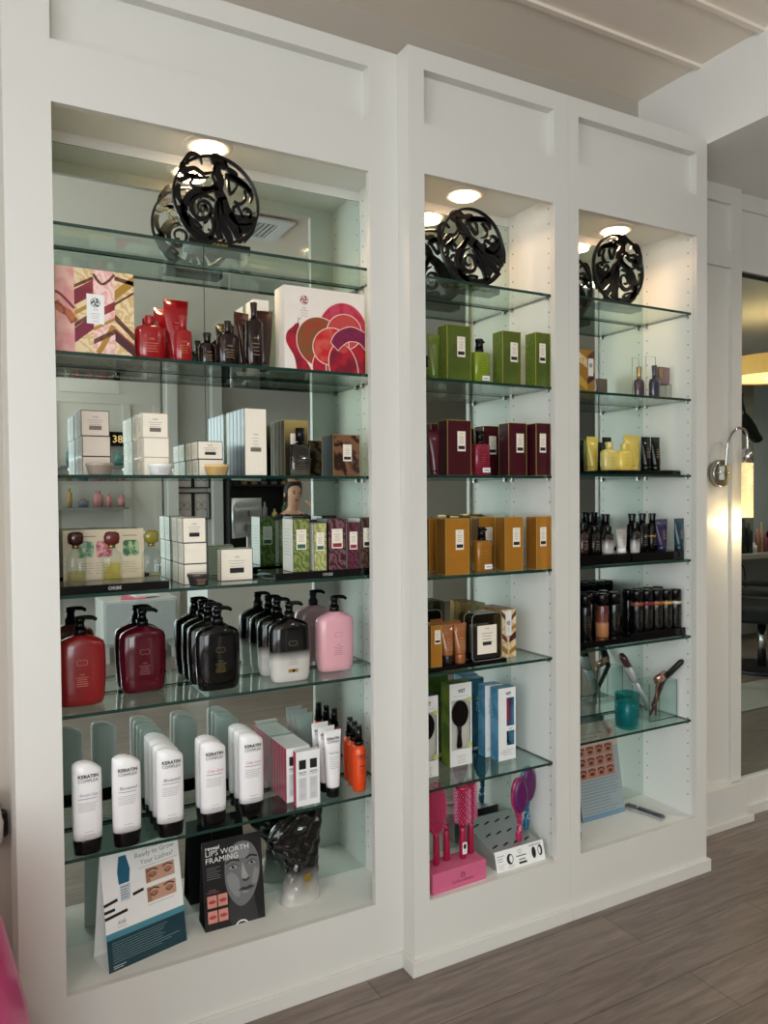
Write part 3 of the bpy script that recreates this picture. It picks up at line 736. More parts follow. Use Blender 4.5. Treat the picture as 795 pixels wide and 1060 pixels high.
# ---- third shelf
Z = TA[2]
SIL = mat('champagne_paper', (214, 200, 186), .45); BRB = mat('bronze_edge', (60, 46, 38), .35, .3)
CREB = mat('cream_white_paper', (242, 232, 216), .5); TAUPB = mat('taupe_bar', (110, 100, 92), .4)
def cube_box(w, d, h, face, edge, bar, lab=True, side=None):
    o = carton(w, d, h, face, side, None, edge, .0016)
    if lab:
        a = Art(); a.text('ORIBE', 0, h * .72, .004, GREYT, 1); a.lines(-w * .28, w * .28, h * .62, 3, h * .085, GREYT, 1, .0009, align='C'); a.poly(rect(-w * .22, w * .22, h * .24, h * .40), bar, 1); a.build('label', o, (0, -d / 2 - .0005, 0))
    s = Art(); s.lines(-d * .35, d * .35, h * .8, 6, h * .1, GREYT, 1, .0007); s.build('side_print', o, (-w / 2 - .0005, 0, 0), (0, 0, -PI / 2))
    return o
def stack(x, y, z, w, d, hs, face, edge, bar, rows, who, grp, lab_first=True):
    first = {}
    for r in range(rows):
        zz = z
        for k, h in enumerate(hs):
            top = k == len(hs) - 1
            key = (h, top and r == 0)
            if key not in first: first[key] = cube_box(w, d, h, face, edge, bar, top and r == 0); o = first[key]
            else: o = dup(first[key])
            put(o, x + (.002 if not top else 0), y + r * (d + .002), zz); zz += h + .0003
            lv = {0: 'bottom', len(hs) - 1: 'top'}.get(k, 'middle')
            tag(o, '%s box, %s row of the %s' % (lv, 'front' if r == 0 else 'back', who), 'box', grp)
stack(.328, 2.225, Z, .072, .067, (.0505, .0545, .068), SIL, BRB, TAUPB, 2, 'champagne stack at the left of the third shelf', 'champagne cube boxes')
stack(.486, 2.225, Z, .070, .067, (.0505, .0545, .068), CREB, mat('soft_tan_edge', (196, 176, 150), .4), TAUPB, 2, 'cream stack in the middle of the third shelf', 'cream cube boxes')
stack(.641, 2.225, Z, .073, .067, (.0475, .0520), CREB, DARKT, DARKT, 2, 'low black-edged cream stack on the third shelf', 'black-edged cream boxes on the third shelf')
o = jar(mat('taupe_glass', (150, 136, 122), .15, coat=.5), mat('taupe_lid', (166, 152, 136), .2, coat=.4), .071); put(o, .331, 2.154, Z); tag(o, 'taupe jar in front of the champagne stack of boxes', 'jar')
o = jar(mat('white_glass', (232, 232, 230), .15, coat=.5), mat('white_lid', (240, 240, 238), .2, coat=.4), .069); put(o, .490, 2.154, Z); tag(o, 'white jar in front of the cream stack of boxes', 'jar')
o = jar(mat('honey_glass', (206, 170, 104), .15, coat=.5), mat('honey_lid', (224, 194, 134), .2, coat=.4), .072); put(o, .647, 2.153, Z); tag(o, 'honey coloured jar in front of the low black-edged stack', 'jar')
BLS = mat('bluish_bronze_side', (66, 70, 84), .3)
tb = carton(.068, .033, .196, CREB, BLS, None, DARKT, .0014)
a = Art(); a.text('ORIBE', 0, .118, .004, GREYT, 1); a.lines(-.010, .010, .109, 4, .008, GREYT, 1, .0009, align='C'); a.poly(rect(-.016, .016, .070, .082), TAUPB, 1); a.build('label', tb, (0, -.0170, 0))
for k in range(5):
    o = tb if k == 0 else dup(tb); put(o, .764, 2.1675 + k * .0342, Z)
    tag(o, ('front one of the five tall cream cartons standing one behind another', 'second of the five tall cream cartons, right behind the front one', 'middle one of the five tall cream cartons in a row', 'fourth of the five tall cream cartons, second from the mirror', 'rearmost of the five tall cream cartons, next to the mirror')[k], 'box', 'tall cream cartons')
BLKB = mat('black_carton', (18, 20, 20), .3); OLG = mat('black_gold_fade', (30, 28, 16), .3, c2=(150, 128, 60), nscale=9)
OLG = gradmat('black_gold_fade2', [(0, (20, 20, 18)), (.09, (30, 30, 20)), (.167, (160, 140, 84))], .3, .1)
bb = carton(.076, .028, .168, OLG, BLKB, BLKB, GOLD, .0012)
std_label(bb, -.004, .078, .128, .030, -.0145)
for k in range(4):
    o = bb if k == 0 else dup(bb); put(o, .899, 2.184 + k * .0295, Z)
    tag(o, ('front one of the four black boxes with gold edges', 'second of the four black boxes, right behind the front one', 'third of the four black boxes, second from the mirror', 'rearmost of the four black boxes, next to the mirror')[k], 'box', 'black boxes with gold edges')
o = round_bottle(gradmat('smoky_perfume', [(0, (78, 72, 64)), (.02, (60, 54, 48)), (.05, (14, 13, 13)), (.1, (8, 8, 8))], .06, .8), .062, .026, .100, .112, .009, mat('grey_bottle_print', (110, 108, 100), .4), 'perfume_bottle', p=4, shoulder=.93, cap=BLACK)
c = MB(BLACK); c.cyl(0, 0, .103, .142, .0135, 24); c.build('stopper', o); put(o, .899, 2.142, Z); tag(o, 'black perfume bottle standing in front of the black boxes', 'bottle')
AG = mat('brown_agate', (120, 84, 60), .25, c2=(46, 26, 18), pattern='agate')
o = carton(.092, .085, .128, AG, BLKB, BLKB, GOLD, .0012); std_label(o, .002, .046, .098, .030, -.043); put(o, 1.060, 2.196, Z); tag(o, 'square brown agate patterned box at the right of the third shelf', 'box')

# ---- fourth shelf
Z = TA[3]
o = tray(.285, .150, .022); put(o, .362, 2.208, Z); tag(o, 'black display tray under the three perfume bottles', 'tray')
TZ = Z + .0222
CARDM = mat('kraft_card', (222, 206, 180), .55)
o = thing('display_card'); m = MB(CARDM); m.box(-.108, .108, -.0015, .0015, 0, .140); m.build('card', o)
st = MB(CARDM); st.box(-.02, .02, .0015, .030, 0, .003); st.build('foot', o)
a = Art(); 
for cx, m_ in ((-.050, mat('green_floral', (70, 130, 96), .5, c2=(190, 200, 170), pattern='blotch', nscale=60)), (.0, mat('pink_floral', (176, 60, 84), .5, c2=(226, 170, 170), pattern='blotch', nscale=60)), (.072, mat('olive_floral', (60, 104, 70), .5, c2=(170, 196, 150), pattern='blotch', nscale=60))):
    a.poly(rrect(cx - .022, cx + .022, .062, .108, .008), m_, 1); a.lines(cx - .024, cx + .024, .046, 5, .007, GREYT, 1, .0009, seed=int(cx * 1000) + 99)
a.lines(-.08, -.02, .121, 1, .01, GREYT, 1, .0022); a.lines(.05, .09, .121, 1, .01, GREYT, 1, .0022)
a.build('print', o, (0, -.0016, 0)); put(o, .358, 2.270, TZ); o.rotation_euler = (.0, 0, 0); tag(o, 'pale card with three floral pictures behind the perfume bottles', 'card')
def perfume(liquid, capm, fill):
    t = thing('perfume_bottle'); r = .026
    g = MB(CLEAR); g.loft([(0, r * .9, r * .62, 3), (.004, r, r * .7, 3.2), (.062, r, r * .7, 3), (.078, r * .86, r * .62, 2.6), (.088, r * .5, r * .45), (.092, .010, .010), (.098, .010, .010)], 32); g.build('glass_body', t)
    l = MB(liquid); l.loft([(.007, r * .82, r * .55, 3), (fill, r * .82, r * .55, 3)], 28); l.build('perfume', t)
    c = MB(mat('gold_collar', (176, 150, 90), .2, .9)); c.cyl(0, 0, .0925, .101, .0095, 20); col_ = c.build('collar', t)
    c = MB(capm); c.loft([(.101, .010, .009, 3), (.106, .019, .015, 3), (.122, .0205, .016, 3.2), (.133, .018, .0145, 3), (.137, .010, .008)], 24); c.build('cap', t)
    return t
LQ = glass('pale_liquid', (248, 244, 224), 1.1)
for x, y, cm, fill, lb, lq in ((.277, 2.222, mat('brown_cap', (54, 22, 20), .15, coat=.4), .03, 'perfume bottle with a dark brown cap, leftmost of three on the tray', LQ),
                  (.363, 2.180, mat('maroon_cap', (92, 32, 30), .15, coat=.4), .052, 'perfume bottle with a reddish brown cap, middle of three on the tray', glass('yellow_liquid', (246, 240, 196), 1.1)),
                  (.470, 2.190, mat('olive_cap', (128, 120, 48), .15, coat=.4), .02, 'perfume bottle with an olive yellow cap, rightmost of three on the tray', LQ)):
    o = perfume(lq, cm, fill); put(o, x, y, TZ); tag(o, lb, 'perfume bottle', 'perfume bottles on the tray')
stack(.5915, 2.224, Z, .067, .063, (.059, .060, .072), CREB, DARKT, DARKT, 2, 'tall black-edged stack on the fourth shelf', 'black-edged cream boxes on the fourth shelf')
DJ = mat('smoky_jar', (48, 44, 42), .12, coat=.6)
o = jar(DJ, mat('smoky_jar_lid', (58, 54, 52), .2, coat=.3), .066, .036, PALE); put(o, .592, 2.155, Z); tag(o, 'dark smoky jar in front of the tall stack on the fourth shelf', 'jar')
o = cube_box(.099, .036, .095, CREB, DARKT, DARKT); put(o, .727, 2.244, Z); tag(o, 'single black-edged cream box beside the tall stack', 'box')
o = tray(.345, .150, .022); put(o, .985, 2.214, Z); tag(o, 'black display tray under the marbled green and burgundy boxes', 'tray')
GM = mat('green_marble', (86, 104, 52), .3, c2=(140, 150, 84), pattern='marble'); GM2 = mat('light_green_marble', (146, 152, 92), .3, c2=(190, 190, 130), pattern='marble')
PM = mat('burgundy_marble', (64, 24, 34), .3, c2=(120, 84, 88), pattern='marble'); BM = mat('brown_marble', (52, 34, 30), .3, c2=(100, 76, 62), pattern='marble'); PM2 = mat('plum_marble', (70, 22, 38), .3, c2=(104, 50, 64), pattern='marble')
GB = mat('green_bar', (52, 100, 74), .4); RB = mat('red_bar', (150, 40, 56), .4)
SIDEW = mat('white_carton_side', (226, 226, 216), .5); SIDED = mat('dark_carton_side', (34, 20, 24), .4)
for cx, w, h, m_, sd, br, lb in ((.9025, .053, .160, GM, SIDEW, GB, 'green marbled box, leftmost on the right tray'), (.9645, .043, .146, GM2, SIDEW, GB, 'narrow pale green marbled box, second from left on the right tray'),
        (1.0215, .060, .158, PM, SIDED, RB, 'wide burgundy marbled box with a red bar on its label'), (1.0775, .043, .145, PM2, SIDEW, RB, 'narrow plum marbled box with a red bar on its label'), (1.1290, .055, .158, BM, SIDEW, DARKT, 'dark brown marbled box at the right end of the tray')):
    o = carton(w, .085, h, m_, sd, BLKB, DARKT, .0011); 
    for sy in (1, -1):
        l = std_label(o, 0, h * .42, h * .80, w * .62, -sy * .0429 - (0 if sy > 0 else 0), br, (.06, .26), name='label' if sy > 0 else 'rear_label')
        if sy < 0: l.rotation_euler = (0, 0, PI)
    s = Art(); s.lines(-.03, .03, h * .8, 9, h * .06, GREYT, 1, .0008); s.build('side_print', o, (-w / 2 - .0005, 0, 0), (0, 0, -PI / 2))
    put(o, cx, 2.190, TZ); tag(o, lb, 'box', 'marbled boxes on the right tray')

# ---- fifth shelf: pump bottles
Z = TA[4]
B1 = mat('brick_red_plastic', (138, 26, 28), .25, coat=.4); B2 = mat('maroon_plastic', (78, 6, 24), .10, coat=.2); B3 = mat('black_plastic_gloss', (6, 6, 7), .10, spec=.4, coat=.15)
B4 = gradmat('black_to_white_fade', [(0, (206, 202, 196)), (.065, (196, 192, 186)), (.095, (16, 15, 15)), (.18, (6, 6, 6))], .12, .15)
B5 = mat('baby_pink_plastic', (232, 172, 182), .25, coat=.4)
PK = mat('dark_pink_print', (150, 70, 90), .5); GPR = mat('gold_print', (150, 128, 70), .35, .5)
def pumps(bm_, tx, places, labels, grp, ombre=False):
    f = None
    for (x, y), lb in zip(places, labels):
        if f is None: f = o = pump_bottle(bm_, tx, ombre=ombre)
        else: o = dup(f)
        put(o, x, y, Z); tag(o, lb, 'pump bottle', grp)
def row(n, x, y, dx, dy): return [(x + k * dx, y + k * dy) for k in range(n)]
pumps(B1, REDT, [(.286, 2.234)], ('brick red pump bottle at the left end of the fifth shelf',), None)
pumps(B2, mat('mauve_print', (160, 110, 110), .4), [(.4635, 2.295)], ('maroon pump bottle between the brick red and the black ones',), None)
pumps(B3, GPR, row(2, .660, 2.209, 0, .090), ('all-black pump bottle in front of another one', 'all-black pump bottle standing behind the front black one'), 'all-black pump bottles')
pumps(B4, GREYT, row(2, .879, 2.193, 0, .103), ('pump bottle fading from black to white, in front', 'pump bottle fading from black to white, behind the front one'), 'black to white faded pump bottles', True)
pumps(B5, PK, [(1.057, 2.249)], ('baby pink pump bottle at the right end of the shelf',), None)
# ---- sixth shelf
Z = TA[5]
SKY = mat('grey_blue_print', (110, 140, 160), .5); NVY = mat('navy_print', (50, 60, 90), .5); PNK = mat('pink_print', (206, 60, 120), .5)
def kr(script, col, pl, labs, grp):
    f = None
    for (x, y), lb in zip(pl, labs):
        if f is None: f = o = keratin(script, col)
        else: o = dup(f)
        put(o, x, y, Z); tag(o, lb, 'shampoo bottle', grp)
kr('Keratin Care', SKY, [(.286, 2.155)], ('white shampoo bottle with black cap, leftmost on the sixth shelf',), None)
kr('Blondeshell', NVY, [(.386, 2.152)] , ('white shampoo bottle standing alone, second from the left',), None)
kr('Blondeshell', NVY, row(4, .502, 2.153, 0, .0505), ('white shampoo bottle at the front of the row of four', 'second white shampoo bottle in the row of four', 'third white shampoo bottle in the row of four', 'rearmost white shampoo bottle in the row of four'), 'row of four white shampoo bottles')
kr('Color Care', PNK, row(2, .626, 2.160, 0, .047), ('front white shampoo bottle with pink script, left pair', 'white shampoo bottle behind the front one of the left pink-script pair'), 'left row of pink-script bottles')
kr('Color Care', PNK, row(3, .744, 2.172, 0, .047), ('front white shampoo bottle with pink script, beside the magenta boxes', 'second pink-script shampoo bottle behind the front one beside the magenta boxes', 'third pink-script shampoo bottle, rearmost beside the magenta boxes'), 'right row of pink-script bottles')
MAG = mat('magenta_carton', (184, 20, 74), .35)
kb = carton(.078, .0215, .166, WHITEP, MAG, mat('carton_top_white', (224, 224, 224), .5)); a = Art()
for cx in (-.018, .018):
    a.poly(rect(cx - .0115, cx + .0115, .112, .140), DARKT, 1); a.text('KERATIN', cx, .100, .0042, DARKT, 1, w=.024, bold=.03); a.text('COMPLEX', cx, .0935, .0042, DARKT, 1, w=.024)
    a.poly(rect(cx - .0125, cx + .0125, .018, .086), mat('pale_grey_panel', (206, 206, 208), .5), 1); a.lines(cx - .009, cx + .009, .078, 4, .006, GREYT, 2, .0008); a.lines(cx - .009, cx + .009, .034, 2, .006, PNK, 2, .0009)
a.build('print', kb, (0, -.0110, 0))
for k in range(7):
    o = kb if k == 0 else dup(kb)
    if k == 0: put(o, .916, 2.158, Z)
    else: put(o, .903, 2.203 + (k - 1) * .0227, Z)
    tag(o, ('white and magenta box at the front, set apart to the right', 'first of the six magenta-sided boxes behind the front one', 'second of the six magenta-sided boxes in the slanting row', 'third of the six magenta-sided boxes in the slanting row', 'fourth of the six magenta-sided boxes in the slanting row', 'fifth of the six magenta-sided boxes in the slanting row', 'rearmost magenta-sided box, against the mirror')[k], 'box', 'magenta-sided keratin boxes')
def kt():
    t = tube_bottle(KW, BLACK, .058, .206, .0205, .030, None)
    wr = lambda x, z: -(.0205 * (1 - max(0, (z - .03) / .176) ** 1.3) * (1 - min(.9, abs(x) / .029) ** 2) ** .5 + .0028)
    g = Art(.0003); g.text('KERATIN', 0, .178, .0075, DARKT, 1, w=.042, bold=.03, wrap=wr); g.text('COMPLEX', 0, .168, .007, DARKT, 1, w=.042, wrap=wr); g.text('Vanilla Bean', 0, .135, .007, SKY, 1, w=.034, shear=.35, wrap=wr); g.lines(-.016, .016, .125, 6, .0065, GREYT, 1, .0009, wr); g.build('print', t); return t
f = None
for k in range(3):
    o = f = kt() if k == 0 else f
    if k: o = dup(f)
    put(o, 1.012, 2.176 + k * .048, Z); tag(o, ('white squeeze tube with black cap, front of three', 'white squeeze tube, middle of three', 'white squeeze tube, rearmost of three')[k], 'tube', 'white squeeze tubes beside the orange sprays')
ORA = mat('orange_plastic', (226, 74, 24), .25, coat=.4)
def osp():
    t = round_bottle(ORA, .046, .046, .146, .150, .012, None, 'spray_bottle', p=2, shoulder=.86, cap=BLACK)
    c = MB(BLACK); c.cyl(0, 0, .146, .158, .0155, 20); c.cyl(0, 0, .158, .206, .0125, 20, .0105); c.build('spray_cap', t)
    wr = lambda x, z: -math.sqrt(max(0, .023 ** 2 - x * x)) - .0004
    g = Art(.0003); g.text('KERATIN', 0, .112, .006, DARKT, 1, w=.030, bold=.03, wrap=wr); g.text('COMPLEX', 0, .1045, .0055, DARKT, 1, w=.030, wrap=wr); g.lines(-.010, .010, .082, 1, .01, DARKT, 1, .003, wr, align='C'); g.lines(-.012, .012, .072, 3, .006, DARKT, 1, .0008, wr, align='C'); g.build('print', t); return t
f = None
for k in range(3):
    if k == 0: f = o = osp()
    else: o = dup(f)
    put(o, 1.105 + k * .008, 2.178 + k * .0475, Z); tag(o, ('orange spray bottle with black cap, front of three', 'orange spray bottle, middle of three', 'orange spray bottle, rearmost of three')[k], 'spray bottle', 'orange spray bottles')

# ---- floor of the left cabinet
def easel(name, w, h, lean, m, back, kd=2.05):
    """leaning card with a folded stand behind"""
    t = thing(name); c = MB(m); y = lean
    v = [c.bm.verts.new(p) for p in ((-w / 2, 0, 0), (w / 2, 0, 0), (w / 2, y, h), (-w / 2, y, h), (-w / 2, .002, 0), (w / 2, .002, 0), (w / 2, y + .002, h), (-w / 2, y + .002, h))]
    for q in ((0, 1, 2, 3), (5, 4, 7, 6), (0, 3, 7, 4), (1, 5, 6, 2), (3, 2, 6, 7), (0, 4, 5, 1)): c.face([v[i] for i in q])
    c.build('card', t)
    b = MB(back); d = lean * kd
    v = [b.bm.verts.new(p) for p in ((-w / 2, d, .001), (w / 2, d, .001), (w / 2, y + .003, h - .002), (-w / 2, y + .003, h - .002), (-w / 2, d - .002, .001), (w / 2, d - .002, .001), (w / 2, y + .001, h - .002), (-w / 2, y + .001, h - .002))]
    for q in ((0, 1, 2, 3), (5, 4, 7, 6), (0, 3, 7, 4), (1, 5, 6, 2), (3, 2, 6, 7), (0, 4, 5, 1)): b.face([v[i] for i in q])
    b.box(-w / 2, w / 2, 0.002, d, 0, .002)
    b.build('back_leg', t); t['ang'] = math.atan2(lean, h); return t
SKIN = mat('printed_skin', (196, 152, 128), .5); SKIN2 = mat('printed_skin_shade', (164, 114, 92), .5); BROWH = mat('printed_hair', (72, 46, 38), .5)
TEAL = mat('teal_ink', (24, 92, 120), .4); DTEAL = mat('dark_teal_ink', (16, 56, 66), .4); MTEAL = mat('mid_teal_ink', (72, 134, 150), .4)
o = easel('tent_sign', .230, .300, .050, WHITEP, WHITEP)
a = Art(.0002); w_, h_ = .230, .304
U = lambda u, v: (-w_ / 2 + u * w_, v * h_)
a.poly(rect(-.115, .115, 0, h_ * .27), DTEAL, 1); a.poly([U(0, .27), U(1, .27), U(1, .325), U(0, .325)], MTEAL, 1)
a.text('Ready to Grow', *U(.68, .885), .0135, GREYT, 1, w=.118); a.text('Your Lashes?', *U(.70, .815), .0135, GREYT, 1, w=.100)
a.line([U(.45, .79), U(.98, .79)], .0009, GREYT, 1, 1); a.lines(*[U(.52, 0)[0], U(.95, 0)[0]], U(0, .965)[1], 2, .006, GREYT, 1, .0009)
a.poly([U(.20, .71), U(.33, .71), U(.35, .82), U(.31, .95), U(.22, .95), U(.19, .82)], TEAL, 2)
a.poly([U(.21, .56), U(.33, .56), U(.34, .70), U(.21, .70)], mat('pale_blue_grey', (190, 200, 208), .4), 1); a.lines(U(.22, 0)[0], U(.32, 0)[0], U(0, .68)[1], 5, .007, NVY, 2, .0014)
for (u0, v0, u1, v1) in ((0, .57, .17, .59), (.0, .51, .13, .515), (0, .455, .28, .475), (.36, .585, .50, .60)): a.line([U(u0, v0), U(u1, v1)], .008, DARKT, 3, 1)
for zc in (.70, .53):
    a.poly([U(.54, zc - .065), U(.92, zc - .065), U(.92, zc + .065), U(.54, zc + .065)], SKIN, 2)
    a.poly([U(.54, zc - .065), U(.60, zc - .065), U(.58, zc + .065), U(.54, zc + .065)], SKIN2, 3)
    for cx in (.63, .83):
        a.line([U(cx - .07, zc + .035), U(cx, zc + .05), U(cx + .07, zc + .03)], .004, BROWH, 4)
        a.line([U(cx - .05, zc), U(cx, zc - .022), U(cx + .05, zc + .002)], .003, BROWH, 4); a.poly([p_ for p_ in ell(*U(cx, zc + .005), .011, .006, 14)], SKIN2, 3)
a.lines(U(.54, 0)[0], U(.9, 0)[0], U(0, .44)[1], 1, .006, GREYT, 1, .0009)
a.text('Allē', *U(.20, .375), .010, GREYT, 1); a.lines(U(.14, 0)[0], U(.27, 0)[0], U(0, .355)[1], 1, .006, GREYT, 1, .0009)
WPR = mat('faint_white_print', (150, 176, 184), .5)
a.lines(U(.06, 0)[0], U(.92, 0)[0], U(0, .235)[1], 9, .0062, WPR, 2, .0009, seed=5); a.lines(U(.06, 0)[0], U(.22, 0)[0], U(0, .04)[1], 2, .005, WHITEP, 2, .0012)
a.build('print', o, (0, -.0002, 0), (-o['ang'], 0, 0)); del o['ang']
put(o, .4445, 2.174, FL, math.atan2(.056, .223)); tag(o, 'white and teal tent sign asking Ready to Grow Your Lashes', 'sign')
K0, K1, K2, K3, K4 = [mat('photo_grey_%d' % i, (v, v, v), .35) for i, v in enumerate((22, 50, 110, 132, 154))]
o = easel('tent_sign', .183, .250, .036, mat('black_card', (22, 22, 24), .3), BLACKM); w_, h_ = .183, .2526
U = lambda u, v: (-w_ / 2 + u * w_, v * h_); a = Art(.00022)
def PG(pts, m_, lay, k=5): a.poly(clip([U(*q) for q in smooth2(pts + [pts[0]], k)[:-1]], -w_ / 2, w_ / 2, 0, h_), m_, lay)
PG([(.42, .30), (.40, .10), (.50, -.02), (.86, -.02), (.84, .22), (.80, .40)], K1, 1)          # neck
PG([(.30, .74), (.36, .90), (.60, .985), (.86, .97), (1.0, .90), (1.0, .30), (.86, .22), (.92, .5), (.84, .8), (.5, .8), (.34, .5), (.30, .30)], K0, 2)   # hair
PG([(.36, .70), (.42, .84), (.60, .93), (.80, .90), (.92, .76), (.95, .58), (.90, .42), (.80, .28), (.66, .20), (.54, .22), (.42, .34), (.36, .50)], K2, 3)  # face
PG([(.40, .72), (.50, .85), (.66, .89), (.78, .84), (.74, .74), (.56, .74)], K3, 4)              # forehead
PG([(.38, .56), (.44, .40), (.56, .30), (.60, .38), (.58, .52), (.46, .60)], K3, 4); PG([(.86, .60), (.93, .56), (.88, .42), (.80, .44)], K3, 4)
PG([(.66, .70), (.70, .60), (.75, .50), (.70, .47), (.64, .50), (.64, .60)], K4, 5)              # nose ridge
PG([(.64, .485), (.70, .462), (.77, .490), (.74, .505), (.70, .487), (.66, .503)], K1, 6)
for x_, z_, sx in ((.50, .655, 1), (.82, .665, .85)):
    PG([(x_ - .09 * sx, z_), (x_, z_ + .030), (x_ + .08 * sx, z_ - .004), (x_, z_ - .024)], K4, 6); a.poly(ell(*U(x_, z_ + .003), .0052, .0052, 16), K0, 7); a.poly(ell(*U(x_ + .012, z_ + .012), .0013, .0013, 8), WHITEP, 8)
    a.line([U(x_ - .10 * sx, z_ - .004), U(x_, z_ + .032), U(x_ + .09 * sx, z_ - .004)], .0022, K0, 8)
    a.line([U(x_ - .12 * sx, z_ + .055), U(x_ - .02, z_ + .085), U(x_ + .11 * sx, z_ + .062)], .0052, K0, 7)
PG([(.56, .375), (.64, .405), (.70, .395), (.76, .412), (.84, .385), (.76, .365), (.68, .368)], K1, 6); PG([(.58, .370), (.68, .362), (.82, .380), (.76, .335), (.67, .325)], K2, 6); PG([(.62, .352), (.70, .350), (.74, .345), (.68, .337)], K4, 7)
a.text('reveal', *U(.055, .905), .0105, WHITEP, 9, align='L', w=.042, bold=.02)
a.text('LIPS WORTH', *U(.055, .835), .0155, WHITEP, 9, align='L', w=.132); a.text('FRAMING', *U(.055, .755), .0155, WHITEP, 9, align='L', w=.098)
a.lines(U(.06, 0)[0], U(.30, 0)[0], U(0, .70)[1], 6, .0062, K4, 9, .001, seed=8); a.lines(U(.08, 0)[0], U(.2, 0)[0], U(0, .45)[1], 1, .006, K4, 9, .0012); a.lines(U(.05, 0)[0], U(.26, 0)[0], U(0, .425)[1], 1, .006, mat('lip_pink', (206, 110, 104), .5), 9, .0012)
LP, LS = mat('lip_photo_skin', (206, 138, 122), .5), mat('lip_pink', (206, 110, 104), .5)
for u0 in (.05, .225):
    for v0 in (.255, .085):
        a.poly([U(u0, v0), U(u0 + .155, v0), U(u0 + .155, v0 + .135), U(u0, v0 + .135)], LP, 9)
        cx, cz = U(u0 + .078, v0 + .065); a.poly(ell(cx, cz, .011, .0055, 16), mat('lip_rose', (176, 66, 70), .4), 10); a.line([(cx - .011, cz), (cx, cz - .0008), (cx + .011, cz)], .0009, BROWH, 11, 1)
a.line(ell(*U(.60, -.02), .018, .014, 16, a0=10, a1=170), .004, WHITEP, 9, 1)
a.build('print', o, (0, -.0002, 0), (-o['ang'], 0, 0)); del o['ang']
put(o, .7045, 2.2085, FL, -.02); tag(o, 'black tent sign with a grey portrait reading LIPS WORTH FRAMING', 'sign')
# foil refill pouch
def pouch():
    P = MB(gradmat('pouch_fade', [(0, (200, 198, 190)), (.055, (150, 148, 142)), (.105, (12, 12, 12)), (.30, (4, 4, 4))], .1, .25))
    n = 56; rs = []; rr = random.Random(3)
    secs = [(0, .064, .036, .0, 0), (.004, .067, .038, 0, 0), (.04, .062, .033, .002, 0), (.08, .057, .028, .006, 0), (.12, .056, .026, .008, .0), (.155, .068, .026, 0, 0), (.19, .086, .024, -.012, .0), (.225, .095, .020, -.014, .0), (.255, .088, .012, -.006, .0), (.272, .080, .004, .006, 0), (.276, .079, .0015, .008, 0)]
    S = smooth2(secs, 4)
    for (z, a_, b_, ox, oy) in S:
        r = []
        for i in range(n):
            t = 2 * PI * i / n; c_, s_ = math.cos(t), math.sin(t)
            k = min(1, z / .12) * min(1, max(0, (.28 - z) / .03))
            cr = .0075 * k * (math.sin(3 * t + z * 60) * math.sin(z * 75 + 2 * t) + .6 * math.sin(7 * t - z * 90))
            r.append((ox + (a_ + cr * .5) * math.copysign(abs(c_) ** .85, c_), oy + (b_ + cr) * math.copysign(abs(s_) ** .85, s_), z + .020 * (k if z > .2 else 0) * 0 + (c_ * .008 if z > .22 else 0)))
        rs.append(r)
    P.rings(rs); t = P.build('refill_pouch')
    g = Art(); g.poly(rrect(-.004, .016, .070, .095, .002), mat('gold_sticker', (170, 140, 40), .3, .6), 1); g.text('ORIBE', .006, .058, .006, mat('ochre_print', (176, 150, 50), .4), 1); g.lines(-.006, .018, .05, 3, .006, mat('ochre_print', (176, 150, 50), .4), 1, .0012); g.build('sticker', t, (0, -.0395, 0))
    s = MB(mat('pouch_hole_silver', (170, 172, 170), .3, .5)); s.mb = None; s.loft([(0, .012, .006), (.001, .012, .006)], 20, M=Matrix.Translation((.052, -.0135, .248)) @ Matrix.Rotation(.5, 4, 'Y') @ R90); s.build('hang_hole', t)
    return t
o = pouch(); put(o, .928, 2.250, FL, .1); tag(o, 'crumpled glossy black refill pouch fading to white at its foot', 'pouch')
# ================================================================== MIDDLE CABINET
GEDGE = mat('gold_foil_edge', (214, 190, 110), .3, .5)
def tallbox(w, face, side, h, d=.058, lw=.030, lx=.0, rear=True):
    o = carton(w, d, h, face, side, face, GEDGE, .0012); std_label(o, lx, h * .44, h * .80, lw, -d / 2 - .0005, DARKT, (.1, .27)); return o
GRN = mat('olive_green_paper', (70, 86, 22), .4, c2=(82, 98, 28), pattern='blotch', nscale=14); GRS = mat('olive_green_side', (84, 102, 26), .4, c2=(96, 116, 34), pattern='marble')
WIN = mat('burgundy_paper', (66, 14, 26), .4, spec=.3); WIS = mat('burgundy_side', (54, 10, 22), .4, spec=.3)
AMB = mat('amber_gold_paper', (182, 122, 40), .35, .25, noise=.08); AMS = mat('amber_side', (138, 88, 28), .35, .2, noise=.1)
GRB = mat('green_bottle', (120, 142, 30), .15, coat=.5); WIB = mat('wine_bottle', (128, 28, 50), .15, coat=.5); AMBB = mat('amber_bottle', (150, 98, 30), .15, coat=.5)
